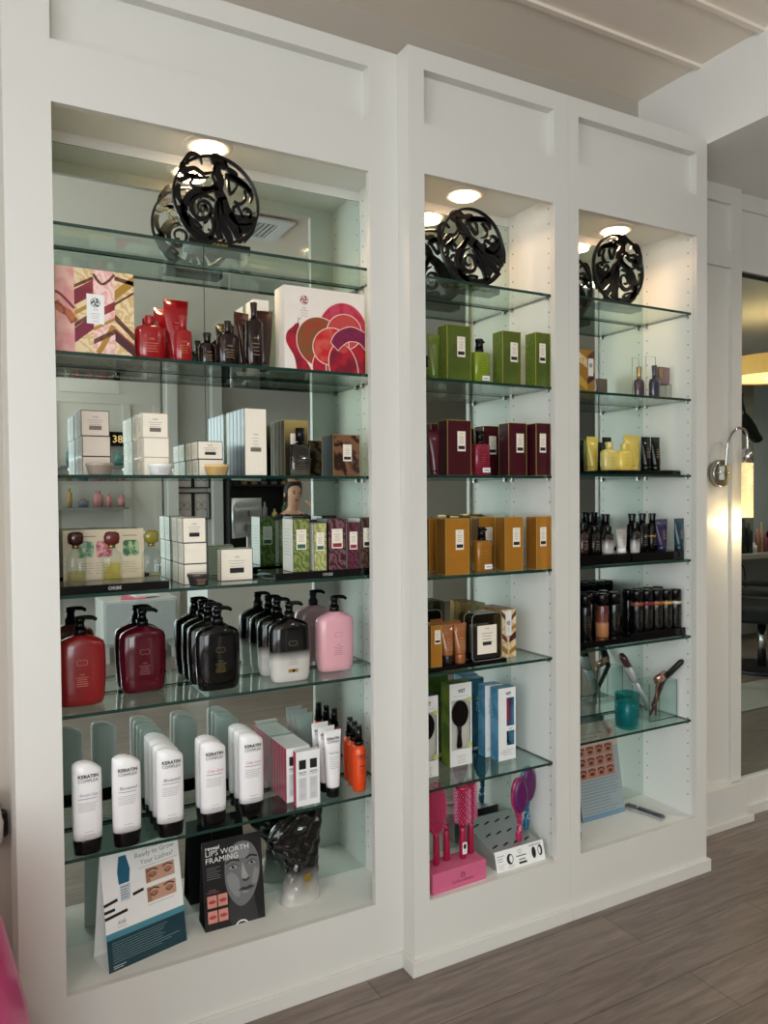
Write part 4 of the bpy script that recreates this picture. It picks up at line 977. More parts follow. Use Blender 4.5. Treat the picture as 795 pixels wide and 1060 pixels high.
def trio(zi, face, side, bot, h, word, y0, pl, tube=None):
    Z = TB[zi]; D = .055
    for k, (cx, w, lb) in enumerate(((pl[0], .094, 'leftmost'), (pl[1], .078, 'middle'), (1.7765, .0645, 'rightmost'))):
        yy = y0 if k < 2 else 2.0705
        o = tallbox(w, face, side, h, D, .032 if k < 2 else .028, (.008, .010, -.003)[k]); put(o, cx, yy + D / 2, Z); tag(o, '%s gold-edged %s box with a cream label in the row of three' % (lb, word), 'box', '%s gold-edged boxes' % word)
    for k, (cx, w, lb) in enumerate(() if zi == 1 else ((pl[0], .094, 'behind the leftmost one'), (pl[1] - .03, .080, 'behind the middle one'))):
        o = tallbox(w, face, side, h * .99, D, .032); put(o, cx + .01, y0 + D * 2.6, Z); tag(o, 'second-row gold-edged %s box %s' % (word, lb), 'box', '%s gold-edged boxes' % word)
    o = square_pump(bot); put(o, 1.547, y0 + .026, Z); tag(o, 'small %s bottle with a black pump and white sticker between boxes' % word, 'bottle')
    if tube:
        t = tube_bottle(tube, tube, .046, .150, .015, .012, None); put(t, 1.366, y0 + .028, Z, -.1); tag(t, 'narrow %s squeeze tube left of the %s boxes' % (word, word), 'tube')
trio(1, GRN, GRS, GRB, .184, 'green', 2.100, (1.447, 1.664, 1.816), mat('green_tube', (92, 112, 34), .25, coat=.3))
trio(2, WIN, WIS, WIB, .181, 'burgundy', 2.100, (1.446, 1.688, 1.820), mat('wine_tube', (82, 20, 36), .25, coat=.3))
trio(3, AMB, AMS, AMBB, .183, 'amber', 2.092, (1.431, 1.664, 1.792))
# fifth shelf
Z = TB[4]
o = tray(.350, .155, .014, False); put(o, 1.452, 2.165, Z); tag(o, 'black tray carrying amber tubes and the clear pouch', 'tray'); TZ = Z + .0142
AT = mat('amber_tube', (150, 92, 50), .18, coat=.6); ATC = mat('dark_amber_cap', (30, 22, 20), .2); ATC2 = mat('copper_cap', (160, 96, 60), .25, .3)
f = None; n_ = 0
for cx, cy, cap_, lb in ((1.399, 2.110, 'dark', 'amber tube with dark cap, front left on the tray'), (1.449, 2.108, 'copper', 'amber tube with copper cap, beside the clear pouch'), (1.412, 2.165, 'dark', 'amber tube with dark cap in the second row'), (1.462, 2.160, 'copper', 'amber tube with copper cap in the second row behind the pouch'), (1.425, 2.215, 'dark', 'amber tube with dark cap in the back row')):
    o = tube_bottle(AT, ATC if cap_ == 'dark' else ATC2, .050, .132, .0185, .030, PALE); put(o, cx, cy, TZ); tag(o, lb, 'tube', 'amber squeeze tubes on the tray')
o = carton(.040, .050, .135, AMB, AMS, AMB, GEDGE, .001); std_label(o, .004, .075, .120, .022, -.0255); put(o, 1.345, 2.115, TZ); tag(o, 'narrow amber carton at the left end of the tray', 'box')
def clear_case(labs, w=.122, h=.158, d=.030):
    t = thing('clear_pouch')
    m = MB(PLASTIC)
    for y0, y1 in ((-d / 2, -d / 2 + .001), (d / 2 - .001, d / 2)): m.plate(rrect(-w / 2, w / 2, 0, h, .016), y0, y1)
    P = rrect(-w / 2, w / 2, 0, h, .016); Q = rrect(-w / 2 + .001, w / 2 - .001, .001, h - .001, .015)
    n = len(P); A = [m.bm.verts.new((x, -d / 2, z)) for x, z in P]; B = [m.bm.verts.new((x, d / 2, z)) for x, z in P]
    for i in range(n): m.face([A[i], B[i], B[(i + 1) % n], A[(i + 1) % n]])
    m.build('clear_shell', t)
    m = MB(mat('grey_piping', (120, 118, 116), .3)); R_ = [(x, -d / 2 - .0008, z) for x, z in rrect(-w / 2, w / 2, 0, h, .016)]; m.tube(R_ + [R_[0]], .0016, 6); m.build('piping', t)
    m = MB(mat('inner_grey', (74, 66, 64), .4)); m.box(-w / 2 + .012, w / 2 - .012, -.004, .008, .004, .112); m.build('inner_pack', t)
    std_label(t, .0, .022, .118, .080, -d / 2 - .0006, DARKT, (.30, .42), barw=.45)
    return t
pl = clear_case(None); put(pl, 1.548, 2.108, TZ); tag(pl, 'clear zip pouch with a cream label, front one on the tray', 'pouch', 'clear zip pouches')
p2 = dup(pl); put(p2, 1.545, 2.150, TZ); tag(p2, 'clear zip pouch right behind the front one', 'pouch', 'clear zip pouches')
p2 = dup(pl); put(p2, 1.405, 2.262, TZ); tag(p2, 'clear zip pouch at the back left behind the amber tubes', 'pouch', 'clear zip pouches')
o = carton(.066, .030, .168, BEIGE, OCHRE, BROWN, None)
a = Art(.00015); w_, h_ = .066, .168
def bd(p, m_, lay=1): a.poly(clip([(x * w_ / 2, z * h_) for x, z in p], -w_ / 2, w_ / 2, 0, h_), m_, lay)
bd([(-1, .9), (-.2, .74), (-.2, .84), (-1, 1)], BROWN); bd([(-1, .55), (-.2, .40), (-.2, .30), (-1, .45)], BROWN); bd([(1, .98), (.1, .80), (.1, .70), (1, .88)], BROWN); bd([(1, .55), (.1, .42), (.1, .30), (1, .40)], mat('dark_plum', (70, 25, 35), .4)); bd([(-1, .30), (-.1, .16), (-.1, .05), (-1, .18)], OCHRE); bd([(1, .25), (.1, .14), (.1, .06), (1, .15)], OCHRE); bd([(1, .70), (.1, .60), (.1, .52), (1, .62)], OCHRE, 2)
a.poly(rect(-.013, .013, h_ * .46, h_ * .97), WHITEP, 3); emblem(a, 0, h_ * .72, .008, DARKT, 4); a.lines(-.006, .006, h_ * .62, 3, .006, GREYT, 4, .0008, align='C')
a.build('printed_art', o, (0, -.0152, 0)); 
for k in range(4):
    q = o if k == 0 else dup(o)
    put(q, 1.678, 2.158 + k * .0345, Z); tag(q, ('marbled gold and brown carton, front of four, right of the pouch', 'second marbled gold and brown carton of four, right of the pouch', 'third marbled gold and brown carton of four, right of the pouch', 'rearmost marbled gold and brown carton of four, by the mirror')[k], 'box', 'marbled gold and brown cartons')
# sixth shelf: boxed hairbrushes
Z = TB[5]
BLU = mat('box_blue', (64, 128, 166), .35, c2=(96, 156, 190), pattern='blotch', nscale=16); LIME = mat('box_lime', (128, 148, 50), .35, c2=(90, 116, 44), pattern='blotch', nscale=16)
def brush_box(w, d, h, side, kind):
    fr = MB(WHITEP); wx0, wx1, wz0, wz1 = (-.5 * w + .007, .5 * w - .006, h * .20, h * .80)
    if kind == 'slim': wx0, wx1, wz0, wz1 = -.002, w / 2 - .006, h * .20, h * .86
    y = -d / 2; t = .0008
    fr.use(WHITEP); fr.box(-w / 2, wx0, y, y + t, 0, h); fr.box(wx1, w / 2, y, y + t, 0, h); fr.box(wx0, wx1, y, y + t, 0, wz0); fr.box(wx0, wx1, y, y + t, wz1, h)
    fr.use(side); fr.box(-w / 2, -w / 2 + t, y + t, d / 2, 0, h); fr.box(w / 2 - t, w / 2, y + t, d / 2, 0, h); fr.box(-w / 2, w / 2, d / 2 - t, d / 2, 0, h); fr.box(-w / 2 + t, w / 2 - t, y + t, d / 2 - t, h - t, h); fr.box(-w / 2 + t, w / 2 - t, y + t, d / 2 - t, 0, t)
    if kind != 'slim': fr.use(mat('insert_grey', (196, 194, 184), .5)); fr.box(-w / 2 + .0015, w / 2 - .0015, y + .010, y + .011, wz0 - .02, wz1 + .02)
    o = fr.build('brush_box')
    if kind == 'slim':
        g = MB(BLU); g.box(wx0 + .002, w / 2 - .002, .010, .011, wz0, wz1); 
        b = MB(mat('crimson_bristle', (150, 24, 60), .35)); 
        b.box(.006, .016, -.012, .004, h * .50, h * .84)
        for k in range(11): b.tube([(.008, -.004, h * .51 + k * .0075), (.034, -.006, h * .515 + k * .0075)], .0014, 5)
        b.build('brush_head', o); b = MB(BLACK); b.loft([(h * .215, .009, .006), (h * .40, .007, .005)], 12, .012, -.004); b.build('brush_handle', o); g.build('insert', o)
        a = Art(); a.poly(rect(-.004, w / 2, h * .40, h * .47), WHITEP, 1); a.text('DRY', .018, h * .42, .006, DARKT, 2); a.text('WET', .006, h * .90, .010, DARKT, 1, bold=.03, w=.024); a.lines(-w / 2 + .02, w / 2 - .008, h * .14, 4, .006, GREYT, 1, .0009); a.lines(-w / 2 + .004, -.006, h * .12, 2, .006, GREYT, 1, .0009)
        a.build('print', o, (0, y - .0002, 0))
    else:
        b = MB(BLACK); b.loft([(h * .21, .010, .0035), (h * .24, .0125, .004), (h * .36, .008, .0035), (h * .50, .010, .0035)], 16, -.002, -.0025)
        b.plate(ell(.0, h * .625, .0335, .046, 28), -.006, .001)
        b.build('hairbrush', o, (0, y + .0085, 0))
        a = Art(); a.text('WET', .003, h * .885, .012, DARKT, 1, bold=.03, w=.030); a.lines(-.030, .034, h * .845, 1, .006, GREYT, 1, .0009); a.lines(-.018, .022, h * .12, 4, .008, mat('khaki_print', (150, 146, 110), .5), 1, .0012, align='C')
        a.poly(ell(.034, h * .79, .009, .009, 16), mat('lime_dot', (200, 206, 120), .5), 1); a.poly(ell(.036, h * .24, .010, .010, 16), mat('lime_dot', (200, 206, 120), .5), 1)
        a.build('print', o, (0, y - .0002, 0))
    if kind == 'slim' and side is BLU:
        s = Art(); s.text('DRY', 0, 0, .022, mat('pale_blue_ink', (150, 196, 216), .5), 1, w=.055); q = s.build('side_print', o, (-w / 2 - .0006, .010, h * .72))
        q.rotation_euler = (Matrix.Rotation(-PI / 2, 3, 'Z') @ Matrix.Rotation(-PI / 2, 3, 'Y')).to_euler()
    return o
o = brush_box(.092, .055, .287, LIME, 'wide'); put(o, 1.513, 2.226, Z); tag(o, 'lime green and white boxed paddle hairbrush', 'boxed hairbrush')
o = brush_box(.092, .055, .272, mat('box_navy', (40, 60, 90), .35, c2=(50, 90, 130), pattern='blotch', nscale=16), 'wide'); put(o, 1.345, 2.182, Z); tag(o, 'navy blue boxed hairbrush at the left end, partly behind the frame', 'boxed hairbrush')
s1 = brush_box(.076, .045, .256, BLU, 'slim'); put(s1, 1.686, 2.186, Z); tag(s1, 'sky blue boxed drying brush, front one at the right', 'boxed hairbrush', 'sky blue boxed brushes')
s2 = dup(s1); put(s2, 1.672, 2.244, Z); tag(s2, 'sky blue boxed brush directly behind the front right one', 'boxed hairbrush', 'sky blue boxed brushes')
# floor of the middle cabinet
PST = mat('pink_foam', (206, 98, 134), .6); CRIM = mat('crimson_gloss', (160, 14, 62), .15, coat=.6); BRI = mat('pink_bristle', (222, 96, 140), .5); BRW = mat('pale_pink_bristle', (216, 160, 190), .5)
o = sbox('brush_stand', PST, (-.108, .108, -.046, .046, 0, .066), bevel=.004)
a = Art(); a.line(ell(.010, .040, .008, .008, 20) + [(.018, .040)], .0022, mat('dark_rose_ink', (110, 30, 60), .5), 1, 1); a.text('OLIVIA GARDEN', .010, .018, .0075, mat('dark_rose_ink', (110, 30, 60), .5), 1, w=.085); a.line([(.006, .037), (.012, .044), (.014, .037)], .0016, mat('dark_rose_ink', (110, 30, 60), .5), 1)
a.build('logo', o, (0, -.0464, 0)); put(o, 1.408, 2.103, FL, .03); tag(o, 'pink foam stand with crimson hairbrushes standing in it', 'brush stand')
def handle(m, r=.0115, h=.125, z=.0):
    m.loft([(z, r * .8, r * .8), (z + .006, r, r), (z + h * .4, r * 1.04, r * 1.04), (z + h * .9, r * .9, r * .9), (z + h, r * .8, r * .8)], 20); return m
def paddle():
    t = thing('paddle_brush'); handle(MB(CRIM), .011, .110).build('handle', t)
    m = MB(CRIM); m.plate(ell(0, .185, .038, .088, 32), -.002, .010); m.build('paddle', t)
    m = MB(BRI); r_ = random.Random(2)
    for i in range(-4, 5):
        for k in range(-11, 12):
            x, z = i * .0082, k * .0072
            if (x / .036) ** 2 + (z / .083) ** 2 < 1: m.tube([(x, -.002, .185 + z), (x * 1.05, -.022, .185 + z * 1.02)], .0011, 4, False)
    m.build('bristles', t); return t
def roundbrush(h0=.100, L=.112, r=.020, sticker=False):
    t = thing('round_brush'); handle(MB(CRIM), .0115, h0).build('handle', t)
    m = MB(CRIM); m.loft([(h0, .008, .008), (h0 + .012, r * .75, r * .75), (h0 + L, r * .75, r * .75), (h0 + L + .004, r * .98, r * .98), (h0 + L + .012, r * .9, r * .9), (h0 + L + .015, r * .5, r * .5)], 24); m.build('barrel', t)
    m = MB(BRI, BRW); n = 0
    for k in range(15):
        z = h0 + .018 + k * (L - .02) / 14
        for j in range(18):
            a_ = 2 * PI * (j + .5 * (k % 2)) / 18; n += 1; m.use(BRW if (j * 7 + k) % 3 == 0 else BRI)
            c_, s_ = math.cos(a_), math.sin(a_); m.tube([(c_ * r * .7, s_ * r * .7, z), (c_ * r * 1.28, s_ * r * 1.28, z + .001)], .0010, 4, False)
    m.build('bristles', t)
    if sticker: a = Art(); a.poly(rrect(-.009, .009, .018, .058, .004), WHITEP, 1); a.poly(ell(0, .044, .006, .009, 16), DARKT, 2); a.lines(-.006, .006, .030, 2, .005, GREYT, 2, .001); a.build('sticker', t, (0, -.0122, 0))
    return t
S0 = FL + .0662
o = paddle(); put(o, 1.350, 2.108, S0); tag(o, 'crimson paddle brush with pink bristles, leftmost in the stand', 'hairbrush')
o = thing('round_brush'); handle(MB(CRIM), .0115, .100).build('handle', o)
m = MB(CRIM); m.loft([(.1, .007, .007), (.108, .009, .009), (.118, .009, .009)], 16); m.build('barrel', o); put(o, 1.398, 2.120, S0); tag(o, 'short crimson brush handle between the paddle and the round brushes', 'hairbrush')
o = roundbrush(.106, .125, .024, True); put(o, 1.452, 2.104, S0); tag(o, 'large round crimson brush with a sticker on its handle', 'hairbrush')
o = roundbrush(.104, .132, .019); put(o, 1.497, 2.122, S0); tag(o, 'round crimson brush at the right end of the pink stand', 'hairbrush')
# slotted metal brush display
SILV = mat('silver_sheet', (186, 188, 188), .3, .7); SLOT = mat('dark_slot', (20, 20, 22), .6)
t = thing('metal_brush_rack'); m = MB(SILV)
W2, D2, HF, HB = .100, .185, .050, .105
v = [m.bm.verts.new(p) for p in ((-W2, 0, HF), (W2, 0, HF), (W2, D2, HB), (-W2, D2, HB), (-W2, 0, HF - .002), (W2, 0, HF - .002), (W2, D2, HB - .002), (-W2, D2, HB - .002))]
for q in ((0, 1, 2, 3), (5, 4, 7, 6), (1, 5, 6, 2), (0, 3, 7, 4), (3, 2, 6, 7)): m.face([v[i] for i in q])
for x in (-W2, W2 - .002):
    P = [(0, 0), (D2, 0), (D2, HB - .002), (0, HF - .002)]
    A = [m.bm.verts.new((x, a_, b_)) for a_, b_ in P]; B = [m.bm.verts.new((x + .002, a_, b_)) for a_, b_ in P]
    m.face(A); m.face(B[::-1]); [m.face([A[i], B[i], B[(i + 1) % 4], A[(i + 1) % 4]]) for i in range(4)]
m.build('slotted_body', t)
m = MB(SLOT)
for i in range(4):
    for j in range(3):
        cx = -.072 + i * .046 + (j % 2) * .012; cy = .035 + j * .055
        zf = lambda y: HF + (HB - HF) * y / D2 + .0006
        P = [(cx - .015, cy - .006), (cx + .011, cy + .002), (cx + .016, cy + .008), (cx + .006, cy + .008), (cx - .012, cy + .001)]
        m.face([m.bm.verts.new((x, y, zf(y))) for x, y in P])
m.build('slots', t, normals=False)
m = MB(WHITEP); m.box(-.105, .105, -.016, -.0005, 0, .004)
v = [m.bm.verts.new(p) for p in ((-.105, -.020, .001), (.105, -.020, .001), (.105, -.002, .064), (-.105, -.002, .064), (-.105, -.018, .001), (.105, -.018, .001), (.105, .0, .064), (-.105, .0, .064))]
for q in ((0, 1, 2, 3), (5, 4, 7, 6), (1, 5, 6, 2), (0, 3, 7, 4), (3, 2, 6, 7)): m.face([v[i] for i in q])
m.build('front_card', t)
a = Art(.0003); a.poly(ell(-.045, .034, .014, .017, 20), DARKT, 1); a.poly(ell(-.041, .034, .007, .012, 16), WHITEP, 2); a.line(ell(.0, .050, .006, .006, 14), .0012, DARKT, 1, 1); a.lines(-.018, .026, .036, 1, .01, DARKT, 1, .003); a.lines(-.008, .020, .024, 1, .01, DARKT, 1, .003); a.poly(rect(-.010, .024, .010, .017), DARKT, 1)
a.poly(ell(.058, .034, .009, .019, 18), DARKT, 1); a.poly(ell(.086, .036, .010, .018, 18), DARKT, 1); a.poly(ell(.083, .036, .005, .012, 14), WHITEP, 2); a.lines(-.098, -.066, .050, 3, .008, DARKT, 1, .0016); a.lines(-.098, -.066, .022, 3, .006, GREYT, 1, .001); a.lines(.04, .094, .058, 1, .006, DARKT, 1, .002); a.lines(-.058, -.026, .013, 2, .005, GREYT, 1, .001)
a.build('print', t, (0, -.0203, 0), (-math.atan2(.018, .063), 0, 0))
put(t, 1.672, 2.086, FL, .0); tag(t, 'silver slotted rack with a printed white front card', 'brush rack')
PUR = mat('purple_bristle_pad', (58, 14, 54), .4, c2=(96, 20, 90), pattern='dots', nscale=260); PKH = mat('pink_handle', (176, 30, 84), .12, coat=.6); TLH = mat('teal_handle', (16, 100, 140), .12, coat=.6)
def oval_brush(hm, rim):
    t = thing('oval_brush'); m = MB(hm); m.tube(smooth2([(0, 0, 0), (.001, -.002, .03), (.004, 0, .06), (.001, 0, .09), (0, 0, .105)], 4), [.010, .0112, .012, .012, .0115, .0105, .010, .0095, .009, .009, .0095, .0105, .0115, .012, .012, .013, .013], 16); m.build('handle', t)
    m = MB(rim); m.loft([(-.004, .030, .062), (.006, .034, .066), (.012, .030, .062)], 32, M=Matrix.Translation((0, .002, .160)) @ Matrix.Rotation(PI / 2, 4, 'X')); m.build('brush_back', t)
    m = MB(PUR); m.loft([(0, .031, .063), (.008, .030, .061), (.014, .020, .050)], 32, M=Matrix.Translation((0, -.006, .160)) @ Matrix.Rotation(PI / 2, 4, 'X')); m.build('bristle_pad', t)
    return t
o = oval_brush(PKH, PKH); put(o, 1.702, 2.122, FL + .062); tag(o, 'oval hairbrush with a clear pink handle standing in the rack', 'hairbrush')
o = oval_brush(TLH, TLH); put(o, 1.770, 2.165, FL + .075); o.rotation_euler = (0, .03, 0); tag(o, 'oval hairbrush with a teal handle behind the pink-handled one', 'hairbrush')

# ================================================================== RIGHT CABINET
Z = TC[1]
def mini(body, capm, h=.122, x=0):
    t = round_bottle(body, .044, .032, h * .62, h, .0105, None, 'mini_bottle', shoulder=.75, cap=capm); return t
MAU = mat('mauve_smoke', (86, 66, 76), .1, coat=.7); MCAP = mat('gold_mini_cap', (190, 160, 110), .2, .7); MPUR = mat('grey_violet_cap', (66, 60, 74), .2, coat=.4)
def handle_wire(t, w, h, y=0):
    m = MB(STEEL); m.tube([(-w / 2, y, 0), (-w / 2, y, h), (w / 2, y, h), (w / 2, y, h * .8)], .0011, 6); m.build('wire_handle', t)
o = mini(MAU, MCAP, .124); handle_wire(o, .036, .162, .018); put(o, 2.330, 2.155, Z); tag(o, 'small mauve bottle with a gold cap and wire handle', 'bottle')
o = mini(mat('blue_violet_smoke', (58, 56, 74), .1, coat=.7), MPUR, .128); handle_wire(o, .054, .166, .018); put(o, 2.378, 2.122, Z); tag(o, 'small blue-violet bottle with a wire handle beside the silvery box', 'bottle')
o = carton(.068, .028, .062, PLASTIC, PLASTIC, PLASTIC, mat('rose_edge', (150, 120, 120), .3, .3), .0012); 
m = MB(mat('rose_silver', (150, 126, 128), .2, .6)); m.box(-.030, .030, -.010, .010, .062, .128); m.build('metallic_pack', o); m = MB(MCAP); m.box(-.026, -.010, -.0105, -.0102, .085, .122); m.build('gold_patch', o)
put(o, 2.444, 2.140, Z); tag(o, 'clear and rose-silver little carton, rightmost on the second shelf', 'box')
o = carton(.082, .035, .186, OCHRE, OCHRE, OCHRE, None); a = Art(.00015); w_, h_ = .082, .186
bd([(-1, .95), (.1, .80), (.1, .62), (-1, .75)], BEIGE); bd([(-1, .5), (.1, .30), (.1, .15), (-1, .30)], mat('bright_gold_ink', (220, 180, 80), .3, .3)); bd([(1, 1), (.1, .88), (.1, .70), (1, .82)], BROWN); bd([(1, .55), (.1, .4), (.1, .28), (1, .40)], mat('dark_plum', (70, 25, 35), .4)); bd([(1, .3), (.1, .15), (.1, .0), (1, .10)], OCHRE, 2)
a.poly(rect(.008, .034, h_ * .46, h_ * .82), WHITEP, 3); emblem(a, .021, h_ * .68, .008, DARKT, 4); a.build('printed_art', o, (0, -.0178, 0)); put(o, 2.122, 2.240, Z); tag(o, 'gold marbled carton at the left of the small purple bottles', 'box')
# third shelf
Z = TC[2]
o = tray(.385, .150, .016, False); put(o, 2.300, 2.168, Z); tag(o, 'black tray under the yellow bottles and tubes', 'tray'); TZ = Z + .0162
c = MB(BLACKM); c.box(-.045, .045, -.028, .028, 0, .0015); o = c.build('black_comb_card'); put(o, 2.440, 2.118, TZ, .3); tag(o, 'small black card lying on the tray in front of black tubes', 'card')
YEL = mat('lemon_plastic', (226, 200, 92), .25, coat=.4); YEL2 = mat('pale_lemon_plastic', (222, 204, 120), .25, coat=.4); YP_ = mat('tan_yellow_print', (160, 130, 60), .5)
o = round_bottle(YEL2, .074, .040, .082, .108, .016, YP_, p=3, shoulder=.82); put(o, 2.166, 2.150, TZ); tag(o, 'pale yellow flask bottle, left one of two', 'bottle', )
o = round_bottle(YEL, .072, .040, .078, .102, .014, YP_, p=3, shoulder=.82); put(o, 2.222, 2.128, TZ); tag(o, 'yellow flask bottle in front, beside the wide yellow tube', 'bottle')
o = tube_bottle(YEL, YEL, .100, .140, .026, .016, YP_); put(o, 2.318, 2.180, TZ, .1); tag(o, 'wide yellow squeeze tube with a flat top', 'tube')
for cx, y, lb in ((2.372, 2.160, 'black ribbed tube right beside the yellow tube'), (2.420, 2.155, 'black ribbed tube at the right end of the tray'), (2.236, 2.232, 'black tube behind the yellow flask bottles')):
    o = tube_bottle(BLACK, BLACK, .048, .134, .019, .02, PALE); put(o, cx, y, TZ); tag(o, lb, 'tube', 'black tubes on the yellow tray')
o = tube_bottle(YEL, YEL, .060, .135, .019, .016, YP_); put(o, 2.168, 2.240, TZ); tag(o, 'yellow squeeze tube behind the pale yellow flask', 'tube')
# fourth shelf
Z = TC[3]
o = tray(.270, .150, .036, False); put(o, 2.080, 2.165, Z); tag(o, 'deep black tray at the left of the fourth shelf', 'tray')
o = tray(.285, .150, .034, False); put(o, 2.366, 2.165, Z); tag(o, 'deep black tray at the right of the fourth shelf', 'tray'); TZ = Z + .0365
DKR = mat('dark_garnet', (40, 12, 18), .15, coat=.5)
B5g = gradmat('black_to_clear', [(0, (200, 198, 194)), (.03, (170, 168, 166)), (.055, (16, 16, 18)), (.1, (6, 6, 7))], .12, .6)
def sm(body, w, hs, h, capr=.012, cap=BLACK, tx=PALE, p=2.2): return round_bottle(body, w, w * .8, hs, h, capr, tx, 'small_bottle', p=p, shoulder=.9, cap=cap)
LST = [(sm(DKR, .046, .085, .118, .014), 2.012, 2.130, 'dark garnet bottle, leftmost on the fourth shelf'), (sm(BLACK, .046, .080, .104, .016), 2.072, 2.132, 'short black bottle beside the garnet one'), (sm(B5g, .048, .078, .102, .013), 2.132, 2.124, 'short black bottle with a whitish foot'),
       (sm(BLACK, .044, .112, .148, .015), 2.286, 2.150, 'tall black bottle with a grey band, left one of three'), (sm(BLACK, .046, .112, .148, .015), 2.342, 2.150, 'tall black bottle with a silver mark, middle of three'), (sm(BLACK, .044, .112, .147, .015), 2.397, 2.150, 'tall black bottle with a gold mark, right one of three'),
       (sm(B5g, .040, .085, .118, .013), 2.262, 2.112, 'narrow black bottle with a whitish foot in front of the tall ones'), (sm(BLACK, .052, .105, .145, .018), 2.200, 2.205, 'black bottle standing behind the grey-white tube'), (sm(BLACK, .052, .105, .150, .018), 2.130, 2.215, 'black bottle at the back, left of the other back one'), (sm(BLACK, .052, .100, .142, .018), 2.050, 2.210, 'black bottle at the back, behind the garnet one')]
for o, x, y, lb in LST:
    put(o, x, y, TZ - (.002 if x > 2.22 else 0)); tag(o, lb, 'bottle', 'black bottles on the fourth shelf')
for x, mm in ((2.342, mat('silver_mark', (190, 190, 188), .3, .6)), (2.397, GOLD)):
    o = MB(mm); o.loft([(0, .0225, .0185, 2.2), (.006, .0225, .0185, 2.2)], 24)
    tgt = [b for b in SC.objects if b.get('category') == 'bottle' and abs(b.location.x - x) < .001 and abs(b.location.y - 2.15) < .001][0]
    o.build('colour_band', tgt, (0, 0, .055))
o = tube_bottle(gradmat('grey_white_tube', [(0, (216, 214, 206)), (.05, (190, 188, 180)), (.1, (120, 118, 114))], .3, .2), WHITEP, .058, .100, .017, .018, DARKT); put(o, 2.200, 2.122, TZ); tag(o, 'grey to white squeeze tube at the front of the fourth shelf', 'tube')
o = tube_bottle(mat('violet_tube', (46, 38, 72), .25, coat=.15), mat('violet_cap', (40, 34, 64), .2), .066, .124, .019, .018, PALE); put(o, 2.423, 2.128, TZ - .002); tag(o, 'violet squeeze tube between black bottles and the teal tube', 'tube')
o = tube_bottle(mat('teal_tube', (26, 62, 74), .25, coat=.3), mat('teal_cap', (16, 40, 50), .2), .054, .126, .018, .018, PALE); put(o, 2.4885, 2.098, TZ - .002); tag(o, 'dark teal squeeze tube, rightmost on the fourth shelf', 'tube')
# fifth shelf: spray cans
Z = TC[4]
o = tray(.300, .160, .030, False); put(o, 2.362, 2.165, Z); tag(o, 'black tray under the right group of black spray cans', 'tray')
o = tray(.290, .160, .022, False); put(o, 2.062, 2.165, Z); tag(o, 'black tray under the left group of black spray cans', 'tray')
TZ = Z + .0302; TL = Z + .0222
CB = mat('can_black', (8, 8, 9), .15, coat=.2)
BANDS = [('copper', (150, 76, 44)), ('red', (130, 30, 34)), ('dark orange', (176, 84, 34)), ('gold', (204, 160, 70)), ('white', (214, 206, 190)), ('bronze', (110, 76, 50))]
for k, (x, y, b) in enumerate(((2.288, 2.128, 0), (2.339, 2.126, 1), (2.389, 2.122, 2), (2.438, 2.118, 3), (2.486, 2.114, 4))):
    nm, c_ = BANDS[b]; o = spray_can(CB, BLACK, mat('band_' + nm, c_, .35, .3), .160 - .002 * k, .0238); put(o, x, y, TZ); tag(o, 'black spray can with a %s band in the front row at right' % nm, 'spray can', 'black spray cans')
for k, (x, y) in enumerate(((2.300, 2.182), (2.351, 2.180), (2.402, 2.176), (2.452, 2.172))):
    o = spray_can(CB, BLACK, None, .158, .0236); put(o, x, y, TZ); tag(o, '%s plain black spray can behind the front row at right' % ('first', 'second', 'third', 'fourth')[k], 'spray can', 'black spray cans')
for k, (x, y) in enumerate(((1.985, 2.150), (2.040, 2.150), (2.185, 2.145), (2.020, 2.210), (2.075, 2.210), (2.130, 2.210), (2.185, 2.200), (2.236 - .012, 2.150 + .0))):
    if k == 7: continue
    o = spray_can(CB, BLACK, None, .164, .024); put(o, x, y, TL); tag(o, 'plain black spray can, %s in the left group' % ('front leftmost', 'front second', 'front rightmost', 'back leftmost', 'back second', 'back third', 'back rightmost')[k], 'spray can', 'black spray cans')
o = spray_can(gradmat('rose_gold_can', [(0, (170, 112, 70)), (.05, (186, 130, 92)), (.06, (110, 56, 50)), (.12, (86, 40, 40))], .25, .5), BLACK, None, .164, .0245); put(o, 2.118, 2.140, TL); tag(o, 'rose and copper coloured spray can among the black ones', 'spray can')
# sixth shelf: candle glass, vase of brushes
Z = TC[5]
t = thing('candle_tumbler'); m = MB(glass('teal_glass', (150, 224, 224), 1.5))
m.loft([(0, .036, .036, 3), (.002, .040, .040, 3), (.134, .041, .041, 3), (.134, .0385, .0385, 3), (.010, .037, .037, 3)], 32); m.build('glass_tumbler', t)
m = MB(mat('teal_wax', (104, 186, 190), .4, coat=.2)); m.loft([(.0105, .0365, .0365, 3), (.100, .0365, .0365, 3)], 28); m.build('wax', t)
a = Art(); a.lines(-.006, .022, .075, 4, .009, mat('teal_print', (16, 80, 96), .4), 1, .002, align='C'); a.line(ell(.010, .05, .010, .006, 14), .002, mat('teal_print', (16, 80, 96), .4), 1, 1); a.build('print', t, (0, -.0415, 0)); put(t, 2.225, 2.118, Z); tag(t, 'teal glass candle tumbler left of the clear vase', 'candle')
t = thing('glass_vase'); m = MB(CLEAR); w2, d2, hh = .078, .045, .150
m.box(-w2, w2, -d2, d2, 0, .008); m.box(-w2, w2, -d2, -d2 + .003, .008, hh); m.box(-w2, w2, d2 - .003, d2, .008, hh); m.box(-w2, -w2 + .003, -d2 + .003, d2 - .003, .008, hh); m.box(w2 - .003, w2, -d2 + .003, d2 - .003, .008, hh)
m.build('glass_body', t); m = MB(mat('vase_edge', (70, 86, 80), .15, spec=.8))
for x in (-w2, w2 - .002):
    for y in (-d2, d2 - .002): m.box(x, x + .002, y, y + .002, .004, hh)
